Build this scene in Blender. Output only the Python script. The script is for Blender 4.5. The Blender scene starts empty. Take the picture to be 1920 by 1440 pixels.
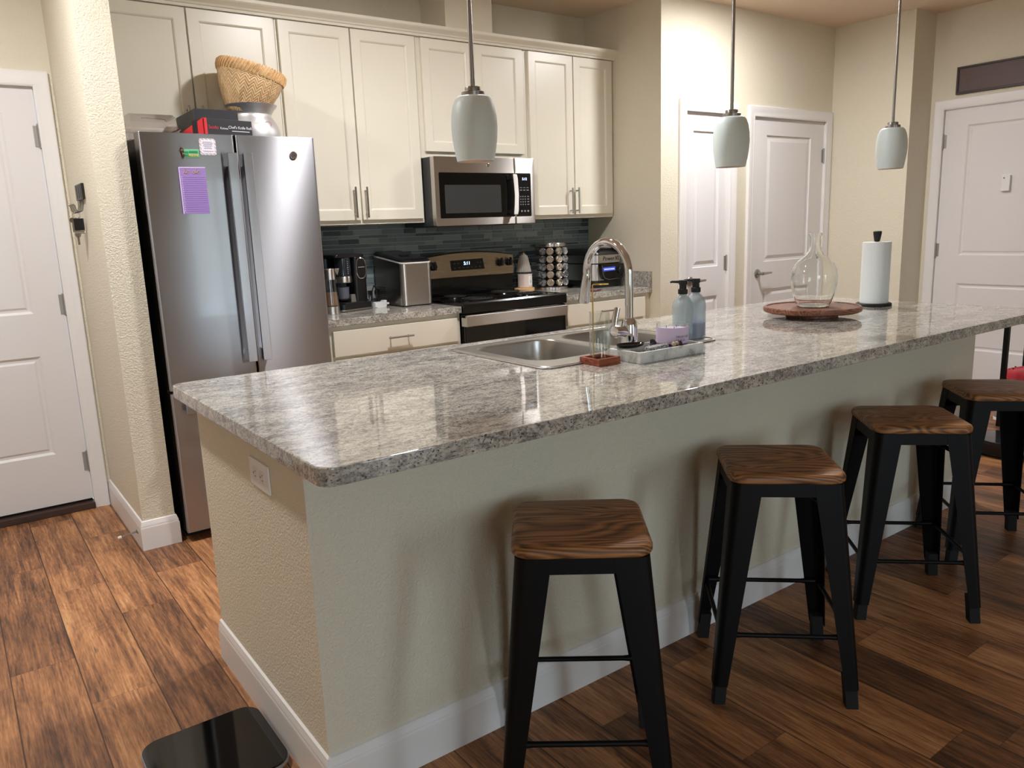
import bpy, bmesh, math, random
from mathutils import Vector, Matrix
PI = math.pi
R = math.radians
scene = bpy.context.scene
COL = scene.collection
random.seed(7)

# ------------------------------------------------------------------ mesh builder
class MB:
    """collects simple solids into one mesh"""
    def __init__(self):
        self.bm = bmesh.new()
        self.uv = self.bm.loops.layers.uv.new('UVMap')
    def _add(self, t, M=None, mi=0, fix=True):
        if fix:
            bmesh.ops.recalc_face_normals(t, faces=t.faces)
        for f in t.faces:
            f.material_index = mi if mi is not None else f.material_index
        if M is not None:
            t.transform(M)
            if M.to_3x3().determinant() < 0:
                bmesh.ops.reverse_faces(t, faces=t.faces)
        me = bpy.data.meshes.new('tmp')
        t.to_mesh(me); t.free()
        self.bm.from_mesh(me)
        bpy.data.meshes.remove(me)
        return self
    def box(self, x0, x1, y0, y1, z0, z1, bev=0.0, M=None, mi=0, seg=2):
        t = bmesh.new()
        vs = [t.verts.new((x, y, z)) for x in (x0, x1) for y in (y0, y1) for z in (z0, z1)]
        for q in ((0,1,3,2),(4,6,7,5),(0,4,5,1),(2,3,7,6),(0,2,6,4),(1,5,7,3)):
            t.faces.new([vs[i] for i in q])
        if bev > 0:
            bmesh.ops.bevel(t, geom=list(t.edges), offset=bev, segments=seg, profile=0.5, affect='EDGES')
        return self._add(t, M, mi)
    def loft(self, rings, caps=(True, True), closed=True, M=None, mi=0, wrap=False, uvs=False):
        t = bmesh.new()
        u = t.loops.layers.uv.new('UVMap')
        rows = [[t.verts.new(p) for p in r] for r in rings]
        n = len(rings[0]); m = len(rows)
        rng = n if closed else n - 1
        for i in range(m if wrap else m - 1):
            a, b = rows[i], rows[(i + 1) % m]
            for j in range(rng):
                k = (j + 1) % n
                try:
                    f = t.faces.new((a[j], a[k], b[k], b[j]))
                except ValueError:
                    continue
                if uvs:
                    for l, (s, v) in zip(f.loops, ((j, i), (j + 1, i), (j + 1, i + 1), (j, i + 1))):
                        l[u].uv = (s / n, v / max(1, m - 1))
        if not wrap:
            if caps[0]: t.faces.new(list(reversed(rows[0])))
            if caps[1]: t.faces.new(rows[-1])
        bmesh.ops.remove_doubles(t, verts=t.verts, dist=1e-6)
        return self._add(t, M, mi)
    def prism(self, poly, axis, a, b, bev=0.0, M=None, mi=0, seg=2):
        t = bmesh.new()
        def P(p, c):
            return {'z': (p[0], p[1], c), 'y': (p[0], c, p[1]), 'x': (c, p[0], p[1])}[axis]
        lo = [t.verts.new(P(p, a)) for p in poly]
        hi = [t.verts.new(P(p, b)) for p in poly]
        n = len(poly)
        t.faces.new(lo); t.faces.new(list(reversed(hi)))
        for i in range(n):
            k = (i + 1) % n
            t.faces.new((lo[i], lo[k], hi[k], hi[i]))
        if bev > 0:
            es = [e for e in t.edges if len({v in lo for v in e.verts}) == 1]
            bmesh.ops.bevel(t, geom=es, offset=bev, segments=seg, profile=0.5, affect='EDGES')
        return self._add(t, M, mi)
    def lathe(self, prof, c=(0, 0, 0), n=32, M=None, mi=0, caps=(True, True), wrap=False):
        rings = []
        for r, z in prof:
            r = max(r, 1e-4)
            rings.append([(c[0] + r*math.cos(2*PI*i/n), c[1] + r*math.sin(2*PI*i/n), c[2] + z) for i in range(n)])
        return self.loft(rings, caps=caps, M=M, mi=mi, wrap=wrap, uvs=True)
    def tube(self, pts, r, n=10, caps=True, M=None, mi=0, loop=False):
        pts = [Vector(p) for p in pts]
        N = len(pts)
        rs = r if isinstance(r, (list, tuple)) else [r]*N
        tang = []
        for i in range(N):
            a = pts[i-1] if (i > 0 or loop) else pts[i]
            b = pts[(i+1) % N] if (i < N-1 or loop) else pts[i]
            d = (b - a)
            tang.append(d.normalized() if d.length > 1e-9 else Vector((0, 0, 1)))
        up = Vector((0, 0, 1)) if abs(tang[0].z) < 0.9 else Vector((1, 0, 0))
        nrm = (up - tang[0]*up.dot(tang[0])).normalized()
        rings = []
        for i in range(N):
            nrm = (nrm - tang[i]*nrm.dot(tang[i]))
            nrm = nrm.normalized() if nrm.length > 1e-6 else tang[i].orthogonal().normalized()
            bn = tang[i].cross(nrm)
            rings.append([tuple(pts[i] + nrm*(rs[i]*math.cos(2*PI*k/n)) + bn*(rs[i]*math.sin(2*PI*k/n))) for k in range(n)])
        return self.loft(rings, caps=(caps, caps), M=M, mi=mi, wrap=loop)
    def ball(self, c, rx, ry=None, rz=None, n=20, M=None, mi=0):
        ry = ry or rx; rz = rz or rx
        t = bmesh.new()
        bmesh.ops.create_uvsphere(t, u_segments=n, v_segments=max(6, n//2), radius=1.0)
        for v in t.verts:
            v.co = Vector((c[0]+v.co.x*rx, c[1]+v.co.y*ry, c[2]+v.co.z*rz))
        return self._add(t, M, mi)
    def paneled(self, x0, x1, z0, z1, yf, th, panels, prof, M=None, mi=0, bev=0.0):
        """slab facing -y whose front carries stepped panels; prof = [(inset, depth)...]"""
        t = bmesh.new()
        xs = sorted({x0, x1, *[p[0] for p in panels], *[p[1] for p in panels]})
        zs = sorted({z0, z1, *[p[2] for p in panels], *[p[3] for p in panels]})
        V = {}
        def v(x, y, z):
            k = (round(x, 5), round(y, 5), round(z, 5))
            if k not in V: V[k] = t.verts.new((x, y, z))
            return V[k]
        for i in range(len(xs)-1):
            for j in range(len(zs)-1):
                cx, cz = (xs[i]+xs[i+1])/2, (zs[j]+zs[j+1])/2
                if any(p[0] < cx < p[1] and p[2] < cz < p[3] for p in panels):
                    continue
                t.faces.new((v(xs[i], yf, zs[j]), v(xs[i+1], yf, zs[j]), v(xs[i+1], yf, zs[j+1]), v(xs[i], yf, zs[j+1])))
        for p in panels:
            # outer loop follows the grid lines
            px = [x for x in xs if p[0] <= x <= p[1]]; pz = [z for z in zs if p[2] <= z <= p[3]]
            def ring(ins, d, simple=True):
                a, b, c, e = p[0]+ins, p[1]-ins, p[2]+ins, p[3]-ins
                return [v(a, yf+d, c), v(b, yf+d, c), v(b, yf+d, e), v(a, yf+d, e)]
            prev = ring(0, 0)
            for ins, d in prof:
                cur = ring(ins, d)
                for k in range(4):
                    q = [prev[k], prev[(k+1) % 4], cur[(k+1) % 4], cur[k]]
                    if len(set(q)) == 4: t.faces.new(q)
                prev = cur
            t.faces.new(prev)
        b = [v(x0, yf+th, z0), v(x1, yf+th, z0), v(x1, yf+th, z1), v(x0, yf+th, z1)]
        t.faces.new(list(reversed(b)))
        bot = [v(x, yf, z0) for x in xs]; top = [v(x, yf, z1) for x in xs]
        lef = [v(x0, yf, z) for z in zs]; rig = [v(x1, yf, z) for z in zs]
        t.faces.new(list(reversed(bot)) + [b[0], b[1]])
        t.faces.new(top + [b[2], b[3]])
        t.faces.new(lef + [b[3], b[0]])
        t.faces.new(list(reversed(rig)) + [b[1], b[2]])
        return self._add(t, M, mi)
    def sweep(self, path, prof, M=None, mi=0):
        """profile [(out, z)] swept along a plan path with mitred corners; out is to the right of travel"""
        pts = [Vector((p[0], p[1])) for p in path]
        rings = []
        for i, p in enumerate(pts):
            def nr(a, b):
                d = (b - a).normalized(); return Vector((d.y, -d.x))
            if i == 0: m = nr(pts[0], pts[1])
            elif i == len(pts)-1: m = nr(pts[-2], pts[-1])
            else:
                a, b = nr(pts[i-1], p), nr(p, pts[i+1])
                m = (a + b); m = m / max(1e-6, m.dot(a))
            rings.append([(p.x + m.x*o, p.y + m.y*o, z) for o, z in prof])
        return self.loft(rings, M=M, mi=mi)
    def slab_hole(self, outer, holes, zt, zb, eb=0.0, mi=0):
        """flat slab (outer(inset) -> points) with holes [points]; eased top and bottom edge"""
        t = bmesh.new()
        def loop(pts, z): return [t.verts.new((p[0], p[1], z)) for p in pts]
        def edges(vs): return [t.edges.new((vs[i], vs[(i+1) % len(vs)])) for i in range(len(vs))]
        def band(a, b):
            for i in range(len(a)):
                k = (i+1) % len(a); t.faces.new((a[i], a[k], b[k], b[i]))
        if eb > 0:
            seq = [(eb, zt), (eb*0.3, zt-eb*0.3), (0, zt-eb), (0, zb+eb), (eb*0.3, zb+eb*0.3), (eb, zb)]
        else:
            seq = [(0, zt), (0, zb)]
        L = [loop(outer(i), z) for i, z in seq]
        for a, b in zip(L, L[1:]): band(a, b)
        ht = [loop(h, zt) for h in holes]; hb = [loop(h, zb) for h in holes]
        for a, b in zip(ht, hb): band(a, b)
        def ge(vs):
            return [t.edges.get((vs[i], vs[(i+1) % len(vs)])) for i in range(len(vs))]
        for o, hs in ((L[0], ht), (L[-1], hb)):
            es = ge(o)
            for h in hs: es += ge(h)
            bmesh.ops.triangle_fill(t, use_beauty=True, use_dissolve=False, edges=es)
        return self._add(t, None, mi)
    def text(self, s, size, M, depth=0.0006, mi=0, shear=0.0, align='CENTER', bend=None):
        cu = bpy.data.curves.new('lettering', 'FONT')
        cu.body = s; cu.size = size; cu.extrude = depth; cu.shear = shear
        cu.align_x = align; cu.align_y = 'CENTER'
        ob = bpy.data.objects.new('lettering_tmp', cu); COL.objects.link(ob)
        bpy.context.view_layer.update()
        me = bpy.data.meshes.new_from_object(ob.evaluated_get(bpy.context.evaluated_depsgraph_get()))
        bpy.data.objects.remove(ob); bpy.data.curves.remove(cu)
        t = bmesh.new(); t.from_mesh(me); bpy.data.meshes.remove(me)
        if bend:
            for v in t.verts:
                a = v.co.x / bend; r = bend + v.co.z
                v.co = Vector((r*math.sin(a), v.co.y, r*math.cos(a) - bend))
        return self._add(t, M, mi, fix=False)
    def make(self, name, mats, parent=None, sharp=32, loc=None):
        me = bpy.data.meshes.new(name)
        self.bm.to_mesh(me); self.bm.free()
        for m in (mats if isinstance(mats, (list, tuple)) else [mats]):
            me.materials.append(m)
        me.polygons.foreach_set('use_smooth', [True]*len(me.polygons))
        me.set_sharp_from_angle(angle=R(sharp))
        o = bpy.data.objects.new(name, me); COL.objects.link(o)
        wn = o.modifiers.new('weighted_normals', 'WEIGHTED_NORMAL'); wn.keep_sharp = True; wn.weight = 60
        if parent is not None: o.parent = parent
        if loc is not None: o.location = loc
        return o

FRONT = Matrix(((1,0,0,0),(0,0,-1,0),(0,1,0,0),(0,0,0,1)))     # XY drawing -> facing -y
SIDEX = Matrix(((0,0,-1,0),(-1,0,0,0),(0,1,0,0),(0,0,0,1)))    # XY drawing -> facing -x
def T(x, y, z): return Matrix.Translation((x, y, z))
def RZ(d): return Matrix.Rotation(R(d), 4, 'Z')
# a panel that was drawn facing -y, turned to face -x : (x,y,z) -> (y,-x,z)
YTOX = Matrix(((0,1,0,0),(-1,0,0,0),(0,0,1,0),(0,0,0,1)))

def rrect(x0, x1, y0, y1, r, n=6, inset=0.0):
    x0 += inset; x1 -= inset; y0 += inset; y1 -= inset
    r = max(1e-4, r - inset)
    pts = []
    for cx, cy, a0 in ((x1-r, y1-r, 0), (x0+r, y1-r, 90), (x0+r, y0+r, 180), (x1-r, y0+r, 270)):
        for i in range(n+1):
            a = R(a0 + 90*i/n)
            pts.append((cx + r*math.cos(a), cy + r*math.sin(a)))
    return pts
def ring3(pts, z): return [(p[0], p[1], z) for p in pts]

def thing(name, label, cat, loc=(0,0,0), rz=0, group=None):
    o = bpy.data.objects.new(name, None); COL.objects.link(o)
    o.empty_display_size = 0.05
    o.location = loc; o.rotation_euler = (0, 0, R(rz))
    return tag(o, label, cat, group)
def tag(o, label, cat, group=None):
    o['label'] = label; o['category'] = cat
    if group: o['group'] = group
    return o
def structure(o, label=None):
    o['kind'] = 'structure'
    if label: o['label'] = label
    return o
def lab(o, label):
    o['label'] = label; return o
def dup(root, loc, rz, label, group=None):
    r = root.copy(); COL.objects.link(r); r.location = loc; r.rotation_euler = (0, 0, R(rz))
    r['label'] = label
    if group: r['group'] = group
    for ch in list(root.children):
        c = ch.copy(); COL.objects.link(c); c.parent = r
        for g in list(ch.children):
            d = g.copy(); COL.objects.link(d); d.parent = c
    return r

# ------------------------------------------------------------------ materials
def lin(c):
    def f(v):
        v /= 255.0
        return v/12.92 if v <= 0.04045 else ((v+0.055)/1.055)**2.4
    return (f(c[0]), f(c[1]), f(c[2]), 1.0)
class NT:
    def __init__(self, name):
        self.m = bpy.data.materials.new(name); self.m.use_nodes = True
        self.t = self.m.node_tree; self.n = self.t.nodes
        self.b = self.n['Principled BSDF']
    def add(self, kind, **kw):
        nd = self.n.new(kind)
        for k, v in kw.items():
            if k.startswith('in_'):
                nd.inputs[int(k[3:]) if k[3:].isdigit() else k[3:].replace('_', ' ')].default_value = v
            else: setattr(nd, k, v)
        return nd
    def link(self, a, b): self.t.links.new(a, b)
    def ramp(self, fac, stops, interp='LINEAR'):
        r = self.n.new('ShaderNodeValToRGB'); r.color_ramp.interpolation = interp
        el = r.color_ramp.elements
        while len(el) < len(stops): el.new(0.5)
        for e, (p, c) in zip(el, stops):
            e.position = p; e.color = c if len(c) == 4 else (*c, 1)
        self.link(fac, r.inputs[0]); return r.outputs[0]
    def math(self, op, a, b=None, c=None):
        nd = self.n.new('ShaderNodeMath'); nd.operation = op
        for i, v in enumerate((a, b, c)):
            if v is None: continue
            if isinstance(v, (int, float)): nd.inputs[i].default_value = v
            else: self.link(v, nd.inputs[i])
        return nd.outputs[0]
    def mix(self, fac, a, b, mode='MIX'):
        nd = self.n.new('ShaderNodeMix'); nd.data_type = 'RGBA'; nd.blend_type = mode
        for i, v in ((0, fac), (6, a), (7, b)):
            if isinstance(v, (int, float)): nd.inputs[i].default_value = v
            elif isinstance(v, tuple): nd.inputs[i].default_value = v
            else: self.link(v, nd.inputs[i])
        return nd.outputs[2]
    def coord(self, kind='Object'):
        return self.add('ShaderNodeTexCoord').outputs[kind]
    def pos(self): return self.add('ShaderNodeNewGeometry').outputs['Position']
    def mapping(self, vec, scale=(1,1,1), rot=(0,0,0), loc=(0,0,0)):
        nd = self.add('ShaderNodeMapping')
        nd.inputs['Scale'].default_value = scale; nd.inputs['Rotation'].default_value = rot; nd.inputs['Location'].default_value = loc
        self.link(vec, nd.inputs[0]); return nd.outputs[0]
    def noise(self, vec, scale, detail=3, rough=0.5, dist=0.0):
        nd = self.add('ShaderNodeTexNoise')
        nd.inputs['Scale'].default_value = scale; nd.inputs['Detail'].default_value = detail
        nd.inputs['Roughness'].default_value = rough; nd.inputs['Distortion'].default_value = dist
        self.link(vec, nd.inputs['Vector']); return nd.outputs['Fac']
    def bump(self, h, dist=0.001, strength=1.0):
        nd = self.add('ShaderNodeBump'); nd.inputs['Distance'].default_value = dist; nd.inputs['Strength'].default_value = strength
        self.link(h, nd.inputs['Height']); self.link(nd.outputs[0], self.b.inputs['Normal'])
    def set(self, **kw):
        for k, v in kw.items():
            self.b.inputs[k.replace('_', ' ')].default_value = v
        return self
def plain(name, rgb, rough=0.5, metal=0.0, **kw):
    t = NT(name); t.set(Base_Color=lin(rgb), Roughness=rough, Metallic=metal, **kw); return t.m
def paint(name, rgb, bump=0.0, rough=0.6, scale=120):
    t = NT(name); t.set(Base_Color=lin(rgb), Roughness=rough)
    if bump:
        n = t.noise(t.pos(), scale, 3, 0.55, 0.3)
        t.bump(t.ramp(n, [(0.35, (0,0,0)), (0.65, (1,1,1))]), bump)
    return t.m
def emit(name, rgb, s):
    t = NT(name); t.set(Base_Color=lin(rgb), Roughness=0.4)
    t.b.inputs['Emission Color'].default_value = lin(rgb); t.b.inputs['Emission Strength'].default_value = s
    return t.m
def glass(name, rgb=(240,248,244), rough=0.0, ior=1.45):
    t = NT(name); t.set(Base_Color=lin(rgb), Roughness=rough, IOR=ior)
    t.b.inputs['Transmission Weight'].default_value = 1.0
    return t.m
def thin_glass(name, rgb=(250,252,251), tint=0.035, rough=0.02):
    """clear thin-walled glass or plastic: mostly see-through with fresnel reflection"""
    t = NT(name)
    tr = t.add('ShaderNodeBsdfTransparent'); tr.inputs[0].default_value = lin(rgb)
    gl = t.add('ShaderNodeBsdfGlossy'); gl.inputs['Roughness'].default_value = rough; gl.inputs[0].default_value = (1,1,1,1)
    fr = t.add('ShaderNodeLayerWeight'); fr.inputs[0].default_value = 0.5
    f = t.math('ADD', t.math('MULTIPLY', t.math('POWER', fr.outputs['Facing'], 3.0), 0.75), tint)
    mx = t.add('ShaderNodeMixShader'); t.link(f, mx.inputs[0]); t.link(tr.outputs[0], mx.inputs[1]); t.link(gl.outputs[0], mx.inputs[2])
    t.link(mx.outputs[0], t.n['Material Output'].inputs[0])
    return t.m

M = {}
M['wall'] = paint('cream wall paint', (226,218,197), 0.0013, 0.6, 150)
M['ceiling'] = paint('ceiling paint', (234,214,192), 0.0008, 0.8, 120)
M['trim'] = paint('white trim paint', (234,231,228), 0, 0.35)
M['door'] = paint('white door paint', (228,225,224), 0, 0.4)
M['cab'] = paint('cream cabinet paint', (230,224,207), 0, 0.32)
M['black'] = plain('black plastic', (16,16,18), 0.35)
M['blackmatte'] = plain('matte black', (20,20,21), 0.6)
M['blackgloss'] = plain('black glass', (7,7,8), 0.06)
M['enamel'] = plain('black enamel', (9,9,10), 0.12)
M['chrome'] = plain('chrome', (225,226,228), 0.06, 1.0)
M['nickel'] = plain('brushed nickel', (168,165,160), 0.3, 1.0)
M['hinge'] = plain('satin hinge steel', (168,166,162), 0.45, 0.7)
M['darkmetal'] = plain('dark metal', (60,54,50), 0.4, 0.8)
M['alu'] = plain('aluminium', (216,216,217), 0.46, 1.0)
M['gold'] = plain('brass', (212,170,92), 0.3, 1.0)
M['white'] = plain('white plastic', (236,236,234), 0.4)
M['rubber'] = plain('dark rubber', (12,12,12), 0.8)
M['legmetal'] = plain('black painted steel', (10,10,11), 0.45, 0.0)
M['legmetal'].node_tree.nodes['Principled BSDF'].inputs['Specular IOR Level'].default_value = 0.18

def steel(name, rgb, rough, axis, aniso=0.0, coat=0.0):
    t = NT(name); t.set(Base_Color=lin(rgb), Metallic=1.0, Roughness=rough)
    if coat: t.set(Coat_Weight=coat, Coat_Roughness=0.06)
    sc = (400, 400, 4) if axis == 'z' else (4, 400, 400)
    n = t.noise(t.mapping(t.coord(), sc), 1.0, 2, 0.6)
    r = t.math('MULTIPLY_ADD', n, 0.06, rough-0.03)
    if not aniso: t.link(r, t.b.inputs['Roughness'])
    if aniso:
        tg = t.add('ShaderNodeTangent', direction_type='RADIAL', axis='Z')
        t.link(tg.outputs[0], t.b.inputs['Tangent']); t.set(Anisotropic=aniso); t.b.inputs['Anisotropic Rotation'].default_value = 0.25
    return t.m
M['steelv'] = steel('brushed refrigerator steel', (164,164,168), 0.285, 'x', 1.0, 0.5)
M['steel'] = steel('stainless steel', (196,192,187), 0.32, 'x', 0.95)
M['sinksteel'] = steel('satin sink steel', (196,193,188), 0.30, 'x')
M['bronzesteel'] = steel('warm stainless steel', (176,162,140), 0.27, 'x')

def floor_mat():
    t = NT('wood plank floor')
    s = t.add('ShaderNodeSeparateXYZ'); t.link(t.pos(), s.inputs[0])
    W, Lh = 0.1835, 0.92
    u = t.math('DIVIDE', t.math('ADD', s.outputs[0], 0.345+W*40), W)
    row = t.math('FLOOR', u)
    wn = t.add('ShaderNodeTexWhiteNoise', noise_dimensions='1D'); t.link(row, wn.inputs['W'])
    v = t.math('ADD', t.math('DIVIDE', t.math('ADD', s.outputs[1], 20.0), Lh), t.math('MULTIPLY', wn.outputs[0], 7.31))
    col = t.math('FLOOR', v)
    cb = t.add('ShaderNodeCombineXYZ'); t.link(row, cb.inputs[0]); t.link(col, cb.inputs[1])
    w2 = t.add('ShaderNodeTexWhiteNoise', noise_dimensions='3D'); t.link(cb.outputs[0], w2.inputs[0])
    rnd = w2.outputs['Value']
    off = t.add('ShaderNodeVectorMath', operation='SCALE'); t.link(w2.outputs['Color'], off.inputs[0]); off.inputs['Scale'].default_value = 30.0
    ps = t.add('ShaderNodeVectorMath', operation='ADD'); t.link(t.pos(), ps.inputs[0]); t.link(off.outputs[0], ps.inputs[1])
    p = ps.outputs[0]
    broad = t.noise(t.mapping(p, (13, 2.0, 1)), 1.0, 8, 0.68, 0.25)
    grain = t.noise(t.mapping(p, (85, 2.6, 1)), 1.0, 5, 0.65, 0.35)
    fine = t.noise(t.mapping(p, (240, 16, 1)), 1.0, 3, 0.6, 0.4)
    ring = t.noise(t.mapping(p, (6.5, 1.6, 1)), 1.0, 2, 0.5, 0.2)
    rl = t.math('PINGPONG', t.math('MULTIPLY', ring, 26.0), 0.5)
    f = t.math('ADD', t.math('MULTIPLY', broad, 0.46), t.math('MULTIPLY', grain, 0.36))
    f = t.math('ADD', f, t.math('MULTIPLY', fine, 0.18))
    f = t.math('ADD', f, t.math('MULTIPLY', t.math('SUBTRACT', rl, 0.25), 0.04))
    f = t.math('ADD', f, t.math('MULTIPLY', t.math('SUBTRACT', rnd, 0.5), 0.12))
    c = t.ramp(f, [(0.36, lin((72,49,35))), (0.43, lin((108,73,50))), (0.495, lin((142,97,64))), (0.56, lin((174,122,80))), (0.65, lin((204,154,106)))])
    crack = t.noise(t.mapping(p, (34, 2.2, 1)), 1.0, 3, 0.55, 1.0)
    c = t.mix(t.math('MULTIPLY', t.ramp(crack, [(0.30, (1,1,1)), (0.36, (0,0,0))]), 0.55), c, lin((52,34,25)))
    fu = t.math('FRACT', u); fv = t.math('FRACT', v)
    eu = t.math('MINIMUM', fu, t.math('SUBTRACT', 1.0, fu)); ev = t.math('MULTIPLY', t.math('MINIMUM', fv, t.math('SUBTRACT', 1.0, fv)), Lh/W)
    seam = t.math('LESS_THAN', eu, 0.011); seam2 = t.math('LESS_THAN', ev, 0.007)
    c = t.mix(t.math('MULTIPLY', seam, 0.75), c, lin((34,22,16)))
    c = t.mix(t.math('MULTIPLY', seam2, 0.35), c, lin((40,26,18)))
    t.link(c, t.b.inputs['Base Color'])
    t.link(t.math('MULTIPLY_ADD', grain, 0.2, 0.36), t.b.inputs['Roughness']); t.b.inputs['Specular IOR Level'].default_value = 0.35
    t.bump(t.math('SUBTRACT', t.math('MULTIPLY', fine, 0.3), seam), 0.0005)
    return t.m
M['floor'] = floor_mat()

def granite():
    t = NT('grey granite'); p = t.pos()
    st = t.mapping(p, (1.0, 2.2, 1.8), (0, 0, R(12)))
    big = t.noise(st, 4.5, 4, 0.6, 0.7)
    med = t.noise(t.mapping(p, (22, 44, 36), (0, 0, R(10))), 1.0, 4, 0.65, 0.5)
    grains = t.noise(t.mapping(p, (85, 150, 120), (0, 0, R(10))), 1.0, 4, 0.75, 0.4)
    f = t.math('ADD', t.math('ADD', t.math('MULTIPLY', big, 0.22), t.math('MULTIPLY', med, 0.28)), t.math('MULTIPLY', grains, 0.50))
    c = t.ramp(f, [(0.38, lin((98,94,92))), (0.45, lin((146,141,135))), (0.51, lin((188,183,172))), (0.60, lin((220,214,200)))])
    vein = t.noise(t.mapping(p, (9, 20, 16), (0, 0, R(4)), (3, 7, 1)), 1.0, 5, 0.7, 0.6)
    c = t.mix(t.math('MULTIPLY', t.ramp(vein, [(0.50, (0,0,0)), (0.66, (1,1,1))]), 0.5), c, lin((128,122,122)))
    sp = t.noise(t.mapping(p, (1.0, 1.7, 1.4), (0, 0, R(10)), (5, 2, 9)), 150, 2, 0.5)
    c = t.mix(t.ramp(sp, [(0.60, (0,0,0)), (0.66, (1,1,1))]), c, lin((66,62,62)))
    sp2 = t.noise(t.mapping(p, (1.0, 2.2, 1.5), (0, 0, R(10)), (1, 4, 3)), 60, 2, 0.6)
    c = t.mix(t.math('MULTIPLY', t.ramp(sp2, [(0.67, (0,0,0)), (0.72, (1,1,1))]), 0.8), c, lin((74,62,62)))
    t.link(c, t.b.inputs['Base Color'])
    t.set(Roughness=0.035, IOR=1.65)
    return t.m
M['granite'] = granite()

def wood(name, stops, scale=(3, 30, 30), rough=0.45, rings=True):
    t = NT(name); o = t.coord()
    oi = t.add('ShaderNodeObjectInfo')
    of = t.add('ShaderNodeVectorMath', operation='SCALE'); t.link(oi.outputs['Location'], of.inputs[0]); of.inputs['Scale'].default_value = 1.7
    ad = t.add('ShaderNodeVectorMath', operation='ADD'); t.link(o, ad.inputs[0]); t.link(of.outputs[0], ad.inputs[1]); o = ad.outputs[0]
    g = t.noise(t.mapping(o, scale), 1.0, 5, 0.6, 0.8)
    f = g
    if rings:
        rg = t.noise(t.mapping(o, (1.6, 7.5, 9.0)), 1.0, 2, 0.5, 0.3)
        rl = t.math('PINGPONG', t.math('MULTIPLY', rg, 22.0), 0.5)
        f = t.math('ADD', t.math('MULTIPLY', g, 0.62), t.math('MULTIPLY', rl, 0.62))
    t.link(t.ramp(f, stops), t.b.inputs['Base Color'])
    t.set(Roughness=rough)
    t.bump(f, 0.0003)
    return t.m
M['seatwood'] = wood('burnt elm seat', [(0.25, lin((72,46,26))), (0.40, lin((122,82,48))), (0.52, lin((158,110,66))), (0.72, lin((186,136,86)))], (4, 60, 60))
M['walnut'] = wood('walnut', [(0.3, lin((88,54,40))), (0.5, lin((128,80,58))), (0.7, lin((160,106,78)))], (4, 40, 40), 0.4)
M['redwood'] = wood('reddish wood', [(0.3, lin((98,44,26))), (0.5, lin((140,68,40))), (0.7, lin((168,90,54)))], (10, 60, 60), 0.45, False)
M['oak'] = wood('pale oak', [(0.3, lin((196,148,98))), (0.6, lin((226,184,132))), (0.8, lin((236,200,150)))], (8, 60, 60), 0.5, False)
def marble():
    t = NT('white marble'); o = t.coord()
    n = t.noise(o, 14, 5, 0.6, 1.5)
    t.link(t.ramp(n, [(0.33, lin((150,154,150))), (0.45, lin((205,207,203))), (0.6, lin((226,227,223)))]), t.b.inputs['Base Color'])
    t.set(Roughness=0.3); return t.m
M['marble'] = marble()
def wicker():
    t = NT('woven bamboo'); uv = t.add('ShaderNodeUVMap').outputs[0]
    s = t.add('ShaderNodeSeparateXYZ'); t.link(uv, s.inputs[0])
    nu, nv = 22.0, 15.0
    a = t.math('PINGPONG', t.math('MULTIPLY', s.outputs[0], nu), 0.5)
    k = t.math('ADD', t.math('MULTIPLY', s.outputs[1], nv), t.math('MULTIPLY', a, 3.2))
    fr = t.math('FRACT', k)
    st = t.math('PINGPONG', t.math('MULTIPLY', k, 1.0), 0.5)
    cb = t.add('ShaderNodeCombineXYZ'); t.link(t.math('FLOOR', k), cb.inputs[0]); t.link(t.math('FLOOR', t.math('MULTIPLY', s.outputs[0], nu*2)), cb.inputs[1])
    wn = t.add('ShaderNodeTexWhiteNoise', noise_dimensions='2D'); t.link(cb.outputs[0], wn.inputs[0])
    f = t.math('ADD', t.math('MULTIPLY', st, 1.1), t.math('MULTIPLY', wn.outputs[0], 0.45))
    t.link(t.ramp(f, [(0.05, lin((150,110,70))), (0.30, lin((208,168,120))), (0.8, lin((236,202,154)))]), t.b.inputs['Base Color'])
    t.set(Roughness=0.6); t.bump(st, 0.004)
    return t.m
M['wicker'] = wicker()
def stripes(name, cols, scale):
    t = NT(name); o = t.coord()
    s = t.add('ShaderNodeSeparateXYZ'); t.link(o, s.inputs[0])
    k = t.math('FRACT', t.math('MULTIPLY', t.math('ADD', s.outputs[0], s.outputs[2]), scale))
    t.link(t.ramp(k, cols, 'CONSTANT'), t.b.inputs['Base Color']); t.set(Roughness=0.4); return t.m
M['frost'] = NT('frosted bottle glass').set(Base_Color=lin((206,220,222)), Roughness=0.35).m
M['frost'].node_tree.nodes['Principled BSDF'].inputs['Transmission Weight'].default_value = 0.55
M['clear'] = thin_glass('clear glass')
M['plastic'] = thin_glass('clear plastic', (244,241,243), 0.10, 0.06)
M['shade'] = NT('frosted white shade').set(Base_Color=lin((228,230,226)), Roughness=0.45).m
M['shade'].node_tree.nodes['Principled BSDF'].inputs['Subsurface Weight'].default_value = 0.25
# ------------------------------------------------------------------ the setting
ZC = 2.773
XL, YR, XR = -3.0, -4.6, 5.667
def wallbox(name, *boxes, mat='wall', label=None):
    b = MB()
    for q in boxes: b.box(*q)
    return structure(b.make(name, M[mat]), label)

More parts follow.
